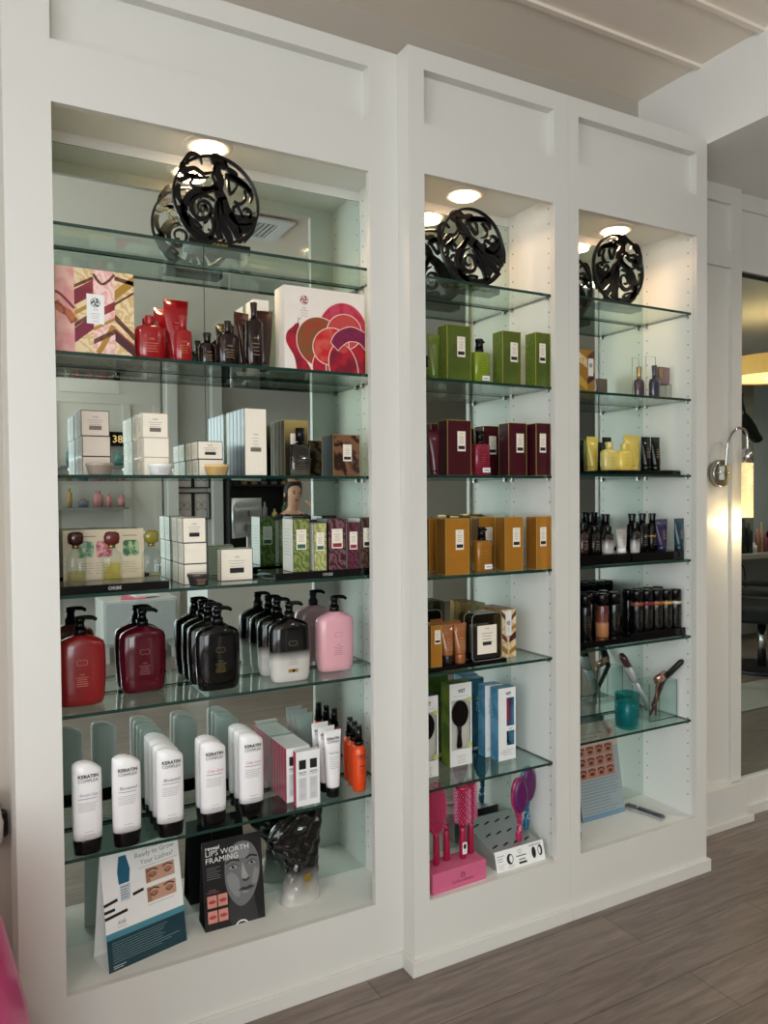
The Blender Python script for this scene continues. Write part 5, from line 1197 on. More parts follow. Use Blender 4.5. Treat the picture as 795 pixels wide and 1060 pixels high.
m.box(-w2, w2, -d2, -d2 + .003, -.0, .003); m.build('glass_edges', t); put(t, 2.425, 2.165, Z); tag(t, 'clear rectangular glass vase holding hair tools', 'vase')
BR = mat('rosewood_brown', (70, 36, 32), .3, coat=.4); SBR = mat('silver_comb_plastic', (170, 172, 172), .2, coat=.4)
def along(p0, p1, secs, m_, name, par):
    m = MB(m_); d = (Vector(p1) - Vector(p0)); L_ = d.length; M = Matrix.Translation(p0) @ d.to_track_quat('Z', 'Y').to_matrix().to_4x4()
    m.loft([(z * L_, rx, ry) + tuple(r_) for z, rx, ry, *r_ in secs], 20, M=M); return m.build(name, par)
t = thing('styling_brush', (2.425, 2.165, Z)); p0, p1 = (-.010, .0, .014), (-.172, .040, .268)
p1 = (-.150, .030, .262)
along(p0, (-.098, .015, .150), [(0, .005, .004), (.2, .016, .008), (1, .022, .010)], SBR, 'comb_blade', t); along((-.098, .015, .150), (-.125, .022, .215), [(0, .022, .010), (.5, .026, .014), (1, .024, .014)], SBR, 'silver_grip', t); along((-.123, .0215, .212), p1, [(0, .020, .014), (.7, .020, .014), (1, .012, .009)], BR, 'brown_tip', t)
tag(t, 'silver styling brush with a brown tip leaning left in the vase', 'hairbrush')
t = thing('styling_brush', (2.425, 2.165, Z)); along((-.02, -.012, .012), (.068, -.006, .150), [(0, .004, .004), (.3, .010, .008), (1, .011, .009)], BR, 'brown_shaft', t); along((.062, -.010, .148), (.090, -.080, .234), [(0, .012, .009), (.3, .019, .012), (.9, .016, .011), (1, .008, .006)], BLACKM, 'black_handle', t)
t.location.x = 2.405; tag(t, 'black-handled styling brush leaning right out of the vase', 'hairbrush')
t = thing('barrel_clip', (2.425, 2.165, Z)); m = MB(mat('rose_gold_metal', (206, 160, 140), .2, .8)); m.loft([(0, .016, .012, 3), (.06, .017, .013, 3)], 20, M=Matrix.Translation((-.012, -.018, .150)) @ Matrix.Rotation(1.25, 4, 'Y')); m.build('rose_gold_barrel', t); along((-.015, -.020, .012), (-.006, -.018, .146), [(0, .004, .003), (1, .005, .004)], mat('copper_stem', (140, 92, 74), .3, .6), 'stem', t); tag(t, 'rose gold barrel tool lying across the rim of the vase', 'hair tool')
t = thing('styling_comb', (2.02, 2.20, Z)); along((.02, 0, 0.004), (-.03, .03, .20), [(0, .006, .004), (.5, .016, .006), (1, .012, .006)], BLACKM, 'black_comb', t); tag(t, 'black comb leaning at the left end of the sixth shelf', 'comb')
t = sbox('white_carton', WHITEP, (-.030, .030, -.02, .02, 0, .16)); put(t, 1.958, 2.20, Z); tag(t, 'plain white carton at the left end of the sixth shelf', 'box')
# floor of the right cabinet
o = easel('leaflet_stand', .225, .362, .058, mat('leaflet_paper', (156, 166, 168), .4, c2=(142, 156, 162), nscale=6), CLEAR, 1.3); w_, h_ = .225, math.hypot(.362, .058)
a = Art(.0002); U = lambda u, v: (-w_ / 2 + u * w_, v * h_)
a.poly(rect(-w_ / 2, w_ / 2, h_ * .72, h_), mat('dusty_pink_paper', (196, 170, 160), .5), 1); a.lines(U(.1, 0)[0], U(.7, 0)[0], U(0, .89)[1], 3, .016, mat('warm_grey_ink', (150, 130, 124), .5), 2, .004); a.poly(ell(*U(.85, .88), .013, .013, 18), mat('coral_seal', (190, 90, 70), .5), 2)
for i in range(4):
    for j in range(3):
        x0_, z0_ = .02 + i * .215, .77 - (j + 1) * .115
        a.poly([U(x0_, z0_), U(x0_ + .20, z0_), U(x0_ + .20, z0_ + .105), U(x0_, z0_ + .105)], mat('eye_photo_skin', (176, 112, 92), .5), 2)
        a.line([U(x0_ + .02, z0_ + .075), U(x0_ + .10, z0_ + .092), U(x0_ + .18, z0_ + .07)], .006, BROWH, 3); a.poly(ell(*U(x0_ + .10, z0_ + .042), .012, .007, 12), BROWH, 3)
a.lines(U(.04, 0)[0], U(.95, 0)[0], U(0, .40)[1], 14, .012, mat('slate_print', (96, 118, 132), .5), 2, .0022, seed=4); a.poly(rect(-w_ / 2, w_ / 2, 0, h_ * .05), mat('leaflet_blue', (112, 146, 170), .5), 2)
a.build('print', o, (0, -.0002, 0), (-o['ang'], 0, 0)); del o['ang']; put(o, 2.210, 2.222, FL, 0); tag(o, 'tall leaflet stand with rows of eye photographs on the cabinet floor', 'sign')
t = thing('folding_comb', (2.368, 2.165, FL), 0)
m = MB(mat('silver_comb_metal', (190, 192, 196), .2, .7)); m.box(-.010, .006, -.085, .083, .001, .012); m.build('steel_comb', t, bevel=.001)
m = MB(mat('grey_violet_grip', (70, 62, 72), .3, coat=.3)); m.loft([(0, .013, .007, 3), (.10, .014, .008, 3), (.112, .010, .006, 3)], 20, M=Matrix.Translation((.004, .028, .0125)) @ Matrix.Rotation(PI / 2, 4, 'X')); m.build('grip', t)
m = MB(mat('grey_violet_grip', (70, 62, 72), .3, coat=.3)); m.box(-.012, .012, .040, .080, .0125, .019); m.build('blade_guard', t, bevel=.002)
t.rotation_euler = (0, 0, math.radians(10)); tag(t, 'steel comb with a grey-violet grip lying on the cabinet floor', 'comb')
t = sbox('black_tool_case', BLACKM, (-.02, .02, -.06, .05, 0, .03), bevel=.003); put(t, 1.925 + .03, 2.17, FL, .3); tag(t, 'dark little case at the left edge of the right cabinet floor', 'case')
# ================================================================== the salon behind the camera (seen in the mirrors)
# pink chair beside the left cabinet
PKV = mat('pink_vinyl', (206, 34, 116), .35, c2=(214, 48, 128), coat=.2)
t = thing('pink_tub_chair', (-.33, 1.62, 0)); tag(t, 'bright pink padded tub chair left of the cabinets', 'chair')
m = MB(PKV); sh = []
for i in range(19):
    a_ = math.radians(-35 + 250 * i / 18); c_, s_ = math.cos(a_), math.sin(a_)
    rt, rb = .395, .465
    r_ = []
    for (rr, z) in ((rb - .02, .10), (rb, .14), (rb, .30), (rb - .03, .50), (rt, .68), (rt - .02, .73), (rt - .055, .745), (rt - .09, .72), (rt - .10, .60), (rt - .08, .36)):
        r_.append((rr * c_, rr * s_ * .9, z))
    sh.append(r_)
m.rings(sh); m.build('padded_shell', t)
m = MB(PKV); m.loft([(.14, .33, .30, 2.6), (.16, .35, .32, 2.6), (.40, .35, .32, 2.6), (.44, .33, .30, 2.6), (.455, .26, .24, 2.6)], 32); m.build('seat', t)
for sx in (-1, 1):
    for sy in (-1, 1): m = MB(CHROME); m.cyl(sx * .25, sy * .22, 0, .15, .018, 12, .022); m.build('leg', t)
t = thing('white_wall_hook', (.066, 2.315, .615)); tag(t, 'white holder with a black rim on the wall above the pink chair', 'holder')
m = MB(mat('ivory_plastic', (226, 218, 208), .35)); m.loft([(-.07, .010, .03), (-.05, .028, .04), (.0, .030, .04), (.05, .018, .03), (.085, .008, .03)], 20, 0, .03); m.build('holder_body', t)
m = MB(BLACK); m.loft([(-.045, .034, .03), (-.04, .036, .032), (.015, .034, .032), (.02, .030, .03)], 20, .006, .045); m.build('black_rim', t)

# reception desk with woman and computer
DESK = mat('desk_white', (214, 214, 212), .4)
t = thing('reception_desk', (2.55, -1.15, 0)); tag(t, 'white reception desk reflected behind the cream boxes', 'desk')
m = MB(DESK); m.box(-.95, .95, .22, .26, 0, 1.04); m.box(-.95, -.91, -.35, .22, 0, 1.02); m.box(.91, .95, -.35, .22, 0, 1.02); m.build('panels', t)
m = MB(mat('desk_top_white', (226, 224, 220), .25)); m.box(-1.0, 1.0, -.38, .30, 1.04, 1.07); m.build('worktop', t, bevel=.004)
AL = mat('aluminium', (176, 178, 182), .3, .8)
def computer(x, y, z, rz, label):
    t = thing('desktop_computer', (x, y, z), rz); tag(t, label, 'computer', 'computers on the reception desk')
    m = MB(AL); m.loft([(0, .26, .012, 12), (.30, .26, .012, 12)], 24, 0, 0, Matrix.Translation((0, 0, .11))); m.box(-.08, .08, -.06, .09, 0, .006); m.box(-.06, .06, .018, .026, .006, .20); m.build('housing', t)
    m = MB(BLACK); m.box(-.245, .245, -.0135, -.0125, .15, .395); m.build('screen', t)
    m = MB(mat('dark_emblem', (70, 72, 76), .3)); m.plate(ell(0, .29, .022, .026, 20), .0125, .0135); m.build('emblem', t)
computer(1.98, -1.12, 1.071, -.82, 'silver computer seen from behind, left of the woman')
computer(2.86, -1.10, 1.071, -.5, 'silver computer seen from behind, right of the woman')
SK = mat('skin', (206, 158, 134), .5, noise=.03); HAIR = mat('dark_hair', (34, 24, 22), .5, noise=.2, nscale=80); TOP = mat('black_knit', (14, 14, 16), .8, noise=.2, nscale=120)
def woman(x, y, z, rz, label):
    """seated adult, hips at z, facing +Y"""
    V, E_, R_ = [], [], []
    def v(p, r, par=None):
        V.append(p); R_.append(r)
        if par is not None: E_.append((par, len(V) - 1))
        return len(V) - 1
    pel = v((0, 0, 0), (.15, .11)); sp = v((0, .01, .18), (.125, .09), pel); ch = v((0, .0, .36), (.15, .10), sp); nk0 = v((0, .0, .47), (.075, .06), ch); nk = v((0, .01, .53), (.042, .044), nk0); hd0 = v((0, .035, .60), (.052, .062), nk); hd = v((0, .035, .65), (.074, .088), hd0); hd2 = v((0, .03, .72), (.070, .085), hd); v((0, .025, .765), (.035, .045), hd2)
    for s in (-1, 1):
        sh = v((s * .16, -.005, .43), .058, nk0)
        if s < 0: el = v((-.24, .10, .20), .042, sh); wr = v((-.17, .32, .20), .027, el); hn = v((-.14, .39, .205), (.036, .018), wr)
        else: el = v((.23, .20, .24), .042, sh); wr = v((.16, .22, .46), .026, el); hn = v((.125, .20, .53), (.018, .034), wr)
        dr = Vector(V[hn]) - Vector(V[wr]); dr.normalize(); side = Vector((1, 0, 0)) if s < 0 else Vector((0, 1, 0))
        for k, (o_, L_) in enumerate(((-.027, .055), (-.010, .068), (.010, .064), (.027, .050))):
            b_ = Vector(V[hn]) + side * o_ * .8; a1 = v(tuple(b_ + dr * .035), .0095, hn); a2 = v(tuple(b_ + dr * (.035 + L_ * .5) + Vector((0, 0, -.006 if s < 0 else 0)) + (Vector((-.012, .0, 0)) if s > 0 else Vector((0, 0, 0)))), .0085, a1); v(tuple(b_ + dr * (.035 + L_ * .85) + Vector((0, 0, -.02 if s < 0 else 0)) + (Vector((-.03, 0, 0)) if s > 0 else Vector((0, 0, 0)))), .0075, a2)
        th = v(tuple(Vector(V[wr]) * .5 + Vector(V[hn]) * .5 - side * .035), .011, wr); v(tuple(Vector(V[wr]) * .2 + Vector(V[hn]) * .8 - side * .052), .009, th)
        hp = v((s * .09, .06, -.02), .088, pel); kn = v((s * .11, .44, -.01), .062, hp); an = v((s * .11, .42, -.42), .042, kn); v((s * .12, .55, -.46), (.042, .03), an)
    me = bpy.data.meshes.new('person'); me.from_pydata(V, E_, [])
    o = bpy.data.objects.new('tmp', me); COL.objects.link(o); md = o.modifiers.new('s', 'SKIN'); md.use_smooth_shade = True
    if not me.skin_vertices:
        bm = bmesh.new(); bm.from_mesh(me); bm.verts.layers.skin.verify(); bm.to_mesh(me); bm.free()
    for i, sv in enumerate(me.skin_vertices[0].data):
        sv.radius = R_[i] if isinstance(R_[i], tuple) else (R_[i], R_[i]); sv.use_root = (i == 0)
    sd = o.modifiers.new('d', 'SUBSURF'); sd.levels = 2; sd.render_levels = 2
    dg = bpy.context.evaluated_depsgraph_get(); n = bpy.data.meshes.new_from_object(o.evaluated_get(dg)); bpy.data.objects.remove(o)
    n.materials.clear(); n.materials.append(SK); n.materials.append(TOP); n.materials.append(mat('black_trousers', (20, 20, 24), .8))
    # nose, brow and chin shaping
    for q in n.vertices:
        c = q.co
        if c.z > .56 and c.y > .08:
            d_ = math.hypot(c.x / .014, (c.z - .655) / .022)
            if d_ < 1.6: c.y += .030 * math.exp(-d_ * d_)
    for p_ in n.polygons:
        p_.use_smooth = True; c = p_.center
        arm = abs(c.x) > .13 and c.y > .05
        skin = c.z > .475 and abs(c.x) < .12 and not (c.z < .49 and abs(c.x) > .05)
        hand = (c.x < -.02 and c.y > .29 and c.z > .1) or (c.x > .06 and c.z > .43 and c.y > .13)
        p_.material_index = 0 if (skin or hand) else (2 if c.z < .02 else 1)
    t = bpy.data.objects.new('person', n); COL.objects.link(t)
    put(t, x, y, z, rz)
    m = MB(HAIR); rs = []
    for (zz, rx, ry, oy) in ((.60, .070, .055, -.045), (.65, .082, .085, -.022), (.70, .083, .094, -.012), (.745, .075, .086, -.004), (.775, .050, .060, .004), (.787, .02, .03, .008)):
        rs.append([(rx * math.cos(2 * PI * i / 28), oy + .03 + ry * math.sin(2 * PI * i / 28), zz + (.018 if math.sin(2 * PI * i / 28) > .3 and zz > .73 else 0)) for i in range(28)])
    for r_ in rs[:3]:
        for i, q in enumerate(r_):
            if math.sin(2 * PI * i / 28) > .1: r_[i] = (q[0], min(q[1], .055), q[2])
    m.rings(rs); m.loft([(.50, .02, .02), (.54, .035, .03), (.62, .05, .04), (.66, .04, .03)], 16, 0, -.055); m.build('hair', t)
    for nm, zz, xs, w_, h__, mm in (('eye', .672, (-.028, .028), .011, .005, mat('eye_dark', (40, 28, 24), .2)), ('eyebrow', .690, (-.029, .029), .016, .0028, HAIR), ('lips', .612, (0,), .021, .006, mat('lips', (170, 84, 84), .4))):
        for xx in xs:
            m = MB(mm); m.loft([(-.004, w_, h__), (.004, w_ * .9, h__ * .8)], 14, M=Matrix.Translation((xx, .116 if nm != 'lips' else .108, zz)) @ R90); m.build(nm, t)
    for sx in (-1, 1): m = MB(SK); m.loft([(-.022, .004, .008), (0, .008, .016), (.02, .006, .012)], 12, sx * .076, .02, Matrix.Translation((0, 0, .66))); m.build('ear', t)
    tag(t, label, 'person')
    return t
woman(2.60, -1.72, .845, 0, 'seated person in black with dark tied-back hair behind the desk')
t = thing('office_stool', (2.60, -1.72, 0)); tag(t, 'black stool under the seated person behind the desk', 'stool')
m = MB(BLACKM); m.cyl(0, 0, .62, .69, .20, 28); m.build('seat', t, bevel=.0); m = MB(CHROME); m.cyl(0, 0, .04, .62, .022, 16); m.cyl(0, 0, 0, .04, .24, 32, .05); m.build('pedestal', t)
t = thing('poster_stand', (3.05, -1.40, 1.071)); 
t.location = (3.02, -1.3, 1.071); m = MB(WHITEP); m.box(-.11, .11, -.003, .003, 0, .46); m.build('sheet', t); a = Art(); a.poly(rect(-.09, .09, .26, .42), mat('poster_coral', (226, 120, 130), .5), 1); a.poly(rect(-.09, .09, .06, .24), mat('poster_violet', (150, 150, 200), .5, c2=(90, 90, 150), pattern='blotch', nscale=30), 1); a.lines(-.08, .08, .40, 5, .03, WHITEP, 2, .006)
q = a.build('print', t, (0, .0034, 0)); q.rotation_euler = (0, 0, PI); tag(t, 'upright sheet printed in coral and violet beside the person', 'poster')
# back wall pieces
t = sbox('partition_wall', ROOMG, (1.845, 4.4, -3.3, -3.2, 0, 2.88)); t['kind'] = 'structure'; t.name = 'wall_middle'
for x, w_ in ((1.90, .10),):
    q = sbox('trim_column', DESK, (x - w_ / 2, x + w_ / 2, -3.2, -3.13, 0, 2.88)); q['kind'] = 'structure'; q.name = 'trim_3'
DK = thing('dark_display_case', (2.78, -3.05, 0)); tag(DK, 'dark glassy display case of bottles on the wall behind the seated person', 'display case')
m = MB(BLACKM); m.box(-.36, .36, -.14, -.12, .6, 2.0); m.box(-.36, .36, -.12, .10, 1.98, 2.0); m.box(-.36, .36, -.12, .10, .0, .62); m.box(-.36, -.34, -.12, .10, .62, 1.98); m.box(.34, .36, -.12, .10, .62, 1.98); m.box(-.34, .34, -.12, .10, 1.20, 1.215); m.box(-.34, .34, -.12, .10, 1.60, 1.615); m.build('case_body', DK)
rq = random.Random(5)
for zz in (1.2155, 1.6155):
    for k in range(6):
        hh_ = rq.uniform(.14, .26); m = MB(mat(*rq.choice((('case_green', (60, 84, 40), .3), ('case_gold', (170, 150, 90), .3), ('case_grey', (110, 116, 120), .3))))); m.loft([(0, .03, .03), (hh_ * .7, .03, .03), (hh_ * .8, .012, .012), (hh_, .012, .012)], 14); o = m.build('display_bottle'); put(o, 2.50 + k * .11, -3.05, zz); tag(o, 'bottle in the dark display case behind the seated person', 'bottle', 'bottles in the dark display case')
q = sbox('trim_4', DESK, (2.30, 2.40, -3.2, -3.10, 0, 2.88)); q['kind'] = 'structure'
FR = None
for i, (x, z) in enumerate(((2.02, 1.40), (2.02, 1.72), (2.22 - .02, 1.40), (2.20, 1.72))):
    if i == 0:
        t = FR = thing('picture_frame'); m = MB(BLACKM); w2 = .088; b_ = .014
        h2 = .14; m.box(-w2, w2, 0, .02, -h2, -h2 + b_); m.box(-w2, w2, 0, .02, h2 - b_, h2); m.box(-w2, -w2 + b_, 0, .02, -h2 + b_, h2 - b_); m.box(w2 - b_, w2, 0, .02, -h2 + b_, h2 - b_); m.build('frame', t)
        m = MB(mat('pale_mount', (196, 186, 184), .5)); m.box(-w2 + b_, w2 - b_, .002, .008, -h2 + b_, h2 - b_); m.build('picture', t)
        a = Art(); IK = mat('sepia_ink', (90, 76, 72), .5); a.line(ell(-.03, 0, .028, .04, 16), .004, IK, 1, 1); a.line(ell(.03, .0, .028, .04, 16), .004, IK, 1, 1); a.line([(-.05, -.05), (0, .02), (.05, -.05)], .004, IK, 1); q = a.build('drawing', t, (0, .0086, 0)); q.rotation_euler = (0, 0, PI)
    else: t = dup(FR)
    put(t, x, -3.199, z); tag(t, 'black framed drawing on the far wall, %s' % ('lower left', 'upper left', 'lower right', 'upper right')[i], 'picture', 'framed drawings')
# far cabinet wall with shelves and red clock digits
t = thing('far_shelf_unit', (1.50, -3.7, 0)); tag(t, 'white panelled shelf unit far behind, seen in the left mirror', 'shelf unit')
m = MB(ROOMW)
for x in (-1.4, -.72, -.04, .26): m.box(x, x + .07, -.05, .375, 0, 2.42)
m.box(-1.4, .33, -.05, .355, 2.42, 2.8); m.box(-1.4, .33, .32, .35, 0, 2.42); m.build('frame', t)
m = MB(CAB)
for x0_, x1_ in ((-1.30, -.75), (-.62, -.07)): m.box(x0_, x1_, .35, .362, 2.52, 2.72)
m.build('header_panels', t)
for z in (.6, 1.0, 1.38, 1.78):
    for x0_, x1_ in ((-1.33, -.72), (-.65, -.04)): m = MB(mat('shelf_grey', (120, 124, 122), .4)); m.box(x0_, x1_, .35, .60, z, z + .02); m.build('shelf', t)
t = thing('digital_clock', (.66, -3.19 - .02, 2.02)); m = MB(BLACK); m.box(-.14, .14, -.02, .03, -.07, .07); m.build('case', t); a = Art(); a.text('38', 0, -.035, .07, emitter('amber_digits', (230, 190, 120), 1.0), 1); q = a.build('digits', t, (0, .0305, 0)); q.rotation_euler = (0, 0, PI); q.scale = (-1, 1, 1); tag(t, 'black digital clock with amber digits in the far shelf unit', 'clock')
t.location = (1.395, -3.30, 2.07)
r_ = random.Random(11); n_ = 0
PAL = [mat('far_pink', (190, 130, 130), .5), mat('far_grey', (100, 104, 110), .5), BLACKM, CREAM, mat('far_teal', (90, 130, 130), .5), WHITEP, mat('far_amber', (170, 140, 90), .5)]
WHERE = ('0.6', '1.0', '1.4', '1.8')
for zi, z in enumerate((.62, 1.02, 1.40, 1.80)):
    for b0, b1, side in ((.20, .72, 'left'), (.87, 1.42, 'right')):
        x = b0 + .04; k = 0
        while x < b1 - .03:
            w_ = r_.uniform(.05, .10); h_ = r_.uniform(.08, .20)
            m = MB(r_.choice(PAL)); m.loft([(0, w_ / 2 * .9, .03, 3), (h_ * .75, w_ / 2, .03, 3), (h_ * .8, w_ / 4, .02), (h_, w_ / 4, .02)], 14); o = m.build('toiletry_bottle')
            put(o, x + w_ / 2, -3.22, z + .0005); tag(o, 'small bottle on the far reflected shelf unit', 'bottle', 'bottles on the far shelf unit'); x += w_ + r_.uniform(.02, .07); k += 1
# low white console with magazines
t = thing('white_console', (1.45, -2.75, 0), .0); tag(t, 'low white console on legs reflected behind the maroon pump bottle', 'console')
m = MB(DESK); m.box(-.33, .33, -.25, .20, .16, .56); m.build('body', t, bevel=.004)
for x0_, x1_ in ((-.31, -.01), (.01, .31)):
    m = MB(mat('console_door', (206, 212, 218), .4)); m.box(x0_, x1_, .2005, .215, .18, .54); d = m.build('door', t)
for sx in (-.30, .30):
    for sy in (-.22, .17): m = MB(DESK); m.box(sx - .02, sx + .02, sy - .02, sy + .02, 0, .16); m.build('leg', t)
o = sbox('magazine', mat('magazine_pink', (226, 120, 140), .4), (-.11, .11, -.14, .14, 0, .012)); put(o, 1.42, -2.72, .5605, .2); tag(o, 'pink magazine lying on the white console', 'magazine')
o = sbox('magazine', WHITEP, (-.11, .11, -.14, .14, 0, .012)); put(o, 1.52, -2.76, .573, -.1); tag(o, 'white magazine lying over the pink one on the console', 'magazine')
# ceiling vent and round ceiling lamps
t = thing('ceiling_vent', (1.62, .10, CZ - .013)); tag(t, 'white square air vent with a grille on the ceiling', 'vent')
m = MB(WHITEP); m.box(-.20, .20, -.20, -.13, -.012, 0); m.box(-.20, .20, .13, .20, -.012, 0); m.box(-.20, -.13, -.13, .13, -.012, 0); m.box(.13, .20, -.13, .13, -.012, 0); m.build('frame', t)
m = MB(mat('vent_dark', (60, 60, 62), .6)); m.box(-.13, .13, -.13, .13, -.003, 0); m.use(WHITEP)
for k in range(9): m.box(-.13 + k * .03, -.126 + k * .03, -.13, .13, -.010, -.003); m.box(-.13, .13, -.13 + k * .03, -.126 + k * .03, -.010, -.003)
m.build('grille', t)
RL = 'round ceiling downlights'
for x, y, lb in ((.3, -1.1, 'round ceiling downlight near the reception desk'), (2.2, -.2, 'round ceiling downlight over the salon floor'), (-.9, .6, 'round ceiling downlight by the window'), (.8, -2.6, 'round ceiling downlight by the far wall')):
    downlight(x, y, CZ - .012, .07, lb, LAMP_W, RL, (1, .93, .84))
for x, y, lb in ((3.6, .9, 'round soffit downlight right of the cabinets'), (5.2, -.2, 'round soffit downlight over the right-hand salon'), (3.4, -1.9, 'added soffit fill light behind the reception desk'), (5.6, -2.6, 'added soffit fill light in the far right corner'), (6.9, .35, 'added soffit fill light above the styling counter')):  # last three are added to brighten the room and counter in the mirrors
    downlight(x, y, 2.848, .07, lb, LAMP_R, RL, (1, .92, .82))

# right-hand salon area seen in the tall mirror
GRW = mat('greige_wall', (150, 142, 130), .6)
q = sbox('wall_right_bay', GRW, (5.3, 7.42, -.75, -.65, 0, 2.848)); q['kind'] = 'structure'
q = sbox('wall_right_white', mat('bluish_white_wall', (206, 212, 216), .6), (7.42, 9.0, -1.0, -.9, 0, 2.848)); q['kind'] = 'structure'
t = thing('styling_counter', (6.6, -.40, 0)); tag(t, 'pale styling counter with products reflected in the tall mirror', 'counter')
m = MB(mat('counter_top', (176, 172, 164), .3)); m.box(-.9, 1.4, -.25, .22, .84, .89); m.build('worktop', t, bevel=.003)
m = MB(mat('counter_panel', (176, 178, 180), .5)); m.box(-.88, 1.38, -.25, -.20, 0, .84); m.box(-.88, -.84, -.2, .2, 0, .84); m.box(1.34, 1.38, -.2, .2, 0, .84); m.build('panels', t)
m = MB(WHITEP); m.box(.36, .48, -.2, -.193, .66, .76); m.build('power_outlet', t)
m = MB(BLACKM); m.tube(smooth2([(.42, -.19, .71), (.50, -.16, .74), (.54, -.15, .66), (.55, -.15, .5)], 5), .006, 6); m.build('cable', t)
for k, (x, h_, w_, c_) in enumerate(((6.78, .34, .07, BLACKM), (6.86, .30, .07, mat('far_dark_green', (30, 48, 44), .4)), (6.935, .10, .06, WHITEP), (6.99, .24, .045, mat('pinkish_bottle', (190, 120, 110), .3)), (7.05, .30, .045, mat('tan_bottle', (196, 166, 130), .3)), (7.11, .20, .05, mat('rose_bottle', (150, 80, 100), .3)), (7.18, .28, .06, BLACKM), (7.26, .24, .05, mat('tan_bottle', (170, 140, 110), .3)))):
    m = MB(c_); m.loft([(0, w_ / 2, w_ / 2), (h_ * .7, w_ / 2, w_ / 2), (h_ * .78, w_ / 5, w_ / 5), (h_, w_ / 5, w_ / 5)], 16); o = m.build('styling_bottle'); put(o, x, -.30, .8905); tag(o, ('tall black bottle', 'dark green bottle', 'short white pot', 'slim pinkish bottle', 'slim tan bottle with tall neck', 'short rose bottle', 'black bottle near the middle', 'rightmost tan bottle')[k] + ' on the styling counter', 'bottle', 'bottles on the styling counter')
t = thing('black_salon_chair', (5.92, .50, 0), -.5); tag(t, 'black salon chair on a round foot reflected in the tall mirror', 'chair')
m = MB(BLACKM); m.box(-.32, .32, .18, .28, .48, 1.0); m.build('backrest', t, bevel=.03); m = MB(BLACKM); m.box(-.30, .30, -.30, .25, .42, .56); m.build('seat', t, bevel=.03)
m = MB(CHROME); m.cyl(0, 0, .03, .42, .035, 20); m.build('pedestal', t); m = MB(mat('dark_steel_base', (60, 60, 62), .3, .6)); m.cyl(0, 0, 0, .03, .30, 40, .27); m.build('foot', t)
for sx in (-1, 1): m = MB(BLACKM); m.box(sx * .36 - .03, sx * .36 + .03, -.25, .20, .66, .71); m.build('armrest', t, bevel=.012)
q = sbox('floor_mat', mat('pale_floor_mat', (150, 150, 146), .5), (4.2, 5.6, .75, 1.25, .0005, .006)); tag(q, 'pale grey mat on the salon floor in the tall mirror', 'mat')
t = thing('pendant_lamp', (5.42, .95, 2.425)); tag(t, 'drum pendant lamp with a yellow shade in the tall mirror', 'pendant lamp')
SHD = mat('yellow_shade', (236, 190, 110), .7, noise=.03); sb_ = SHD.node_tree.nodes['Principled BSDF']; sb_.inputs['Emission Color'].default_value = rgb(236, 180, 96); sb_.inputs['Emission Strength'].default_value = .55
m = MB(SHD); n = 48; m.rings([[(r_ * math.cos(2 * PI * i / n), r_ * math.sin(2 * PI * i / n), z) for i in range(n)] for r_, z in ((.36, -.07), (.36, .07), (.356, .07), (.356, -.07))], False, False); m.build('lamp_shade', t)
m = MB(emitter('pendant_diffuser', (255, 226, 160), 1.6)); m.cyl(0, 0, -.062, -.055, .354, 48); m.build('diffuser', t)
m = MB(CHROME); m.cyl(0, 0, -.085, -.062, .018, 16); m.build('finial', t); m = MB(CHROME); m.cyl(0, 0, .0, .4225, .009, 12); m.build('stem', t)
ld = bpy.data.lights.new('pendant_bulb', 'POINT'); ld.energy = 1.2; ld.color = (1, .86, .66); ld.shadow_soft_size = .1; lo = bpy.data.objects.new('pendant_bulb', ld); COL.objects.link(lo); lo.parent = t; lo.location = (0, 0, .01)
t = thing('hair_dryer', (3.78, 1.90, 1.86)); tag(t, 'black hair dryer hanging on a cord in front of the tall mirror', 'hair dryer')
m = MB(BLACKM); M = Matrix.Translation((0, 0, 0)) @ Matrix.Rotation(math.radians(128), 4, 'Y'); m.loft([(-.09, .030, .030), (-.05, .042, .042), (.03, .040, .040), (.08, .030, .030), (.12, .024, .030), (.125, .020, .028)], 24, M=M); m.build('barrel', t)
m = MB(BLACKM); m.tube([(-.03, 0, .03), (-.045, 0, .10), (-.05, 0, .17)], [.018, .017, .015], 14); m.build('handle', t)
m = MB(BLACK); m.tube(smooth2([(-.05, 0, .165), (-.055, 0, .3), (-.05, 0, .6), (-.05, 0, .985)], 5), .006, 8); m.build('cord', t)

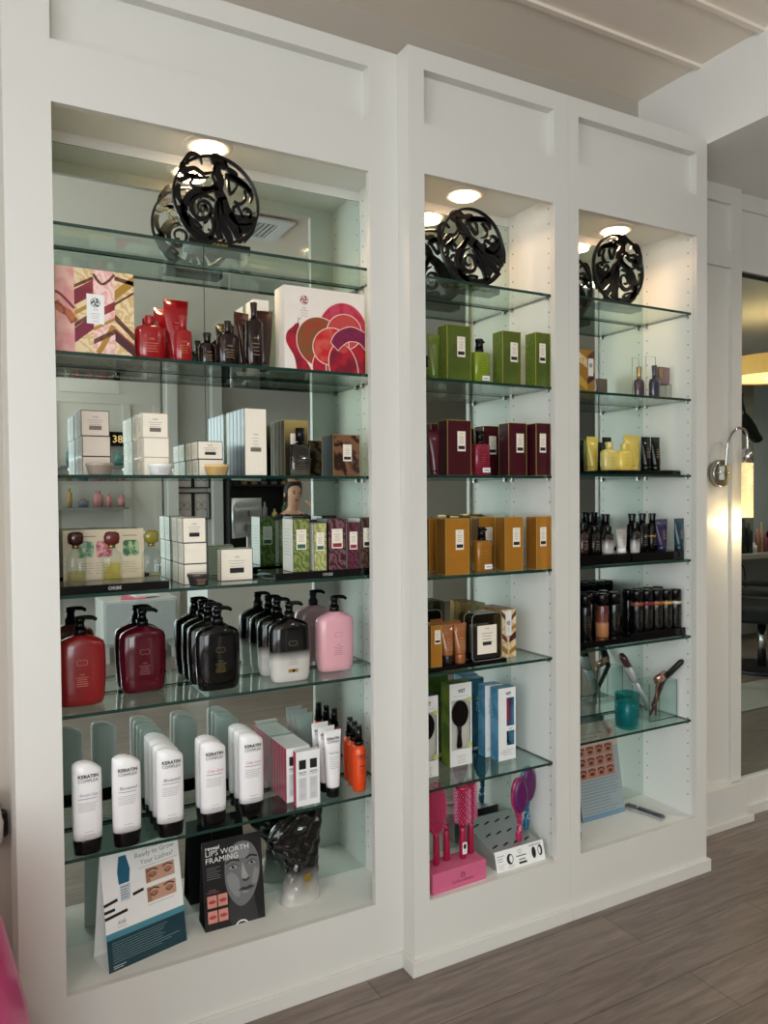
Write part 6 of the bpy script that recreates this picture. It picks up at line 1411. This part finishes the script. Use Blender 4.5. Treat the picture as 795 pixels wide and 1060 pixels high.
# ------------------------------------------------------------------ daylight, world, camera
def area(name, loc, rot, sx, sy, power, col):
    ld = bpy.data.lights.new(name, 'AREA'); ld.shape = 'RECTANGLE'; ld.size = sx; ld.size_y = sy; ld.energy = power; ld.color = col
    o = bpy.data.objects.new(name, ld); COL.objects.link(o); o.location = loc; o.rotation_euler = rot; return o
area('daylight', (X0 - .25, (WY0 + WY1) / 2, 1.6), (0, -PI / 2, 0), 2.5, 5.8, DAY_W, (.93, .97, 1.0))
area('daylight', (-.8, Y0 - .25, 1.7), (PI / 2, 0, 0), 2.8, 2.6, DAY_W * .9, (.95, .98, 1.0))  # added frontal fill, shining in through the added rear window
w = bpy.data.worlds.new('sky'); SC.world = w; w.use_nodes = True
bg = w.node_tree.nodes['Background']; sk = w.node_tree.nodes.new('ShaderNodeTexSky'); sk.sky_type = 'HOSEK_WILKIE'; sk.turbidity = 4; sk.sun_direction = (-.3, -.7, .6)
w.node_tree.links.new(sk.outputs[0], bg.inputs[0]); bg.inputs[1].default_value = .8
cam = bpy.data.cameras.new('camera'); co = bpy.data.objects.new('camera', cam); COL.objects.link(co); SC.camera = co
Rv = Vector((0.87504171, -0.48397397, -0.00843831)); Uv = Vector((0.01833152, 0.01571364, 0.99970848)); Fv = Vector((0.48370028, 0.8749413, -0.02262206))
co.matrix_world = Matrix(((Rv.x, Uv.x, -Fv.x, 0), (Rv.y, Uv.y, -Fv.y, 0), (Rv.z, Uv.z, -Fv.z, 1.5), (0, 0, 0, 1)))
cam.sensor_fit = 'VERTICAL'; cam.sensor_height = 24; cam.lens = 798.65 / 1060 * 24; cam.clip_start = .05
SC.view_settings.view_transform = 'Standard'; SC.view_settings.look = 'None'; SC.view_settings.gamma = 1; SC.view_settings.exposure = EXPO; SC.view_settings.use_curve_mapping = False
cy = SC.cycles; cy.max_bounces = 12; cy.diffuse_bounces = 4; cy.glossy_bounces = 8; cy.transmission_bounces = 8; cy.transparent_max_bounces = 40; cy.caustics_reflective = True; cy.caustics_refractive = False; cy.sample_clamp_indirect = 6; cy.use_denoising = True
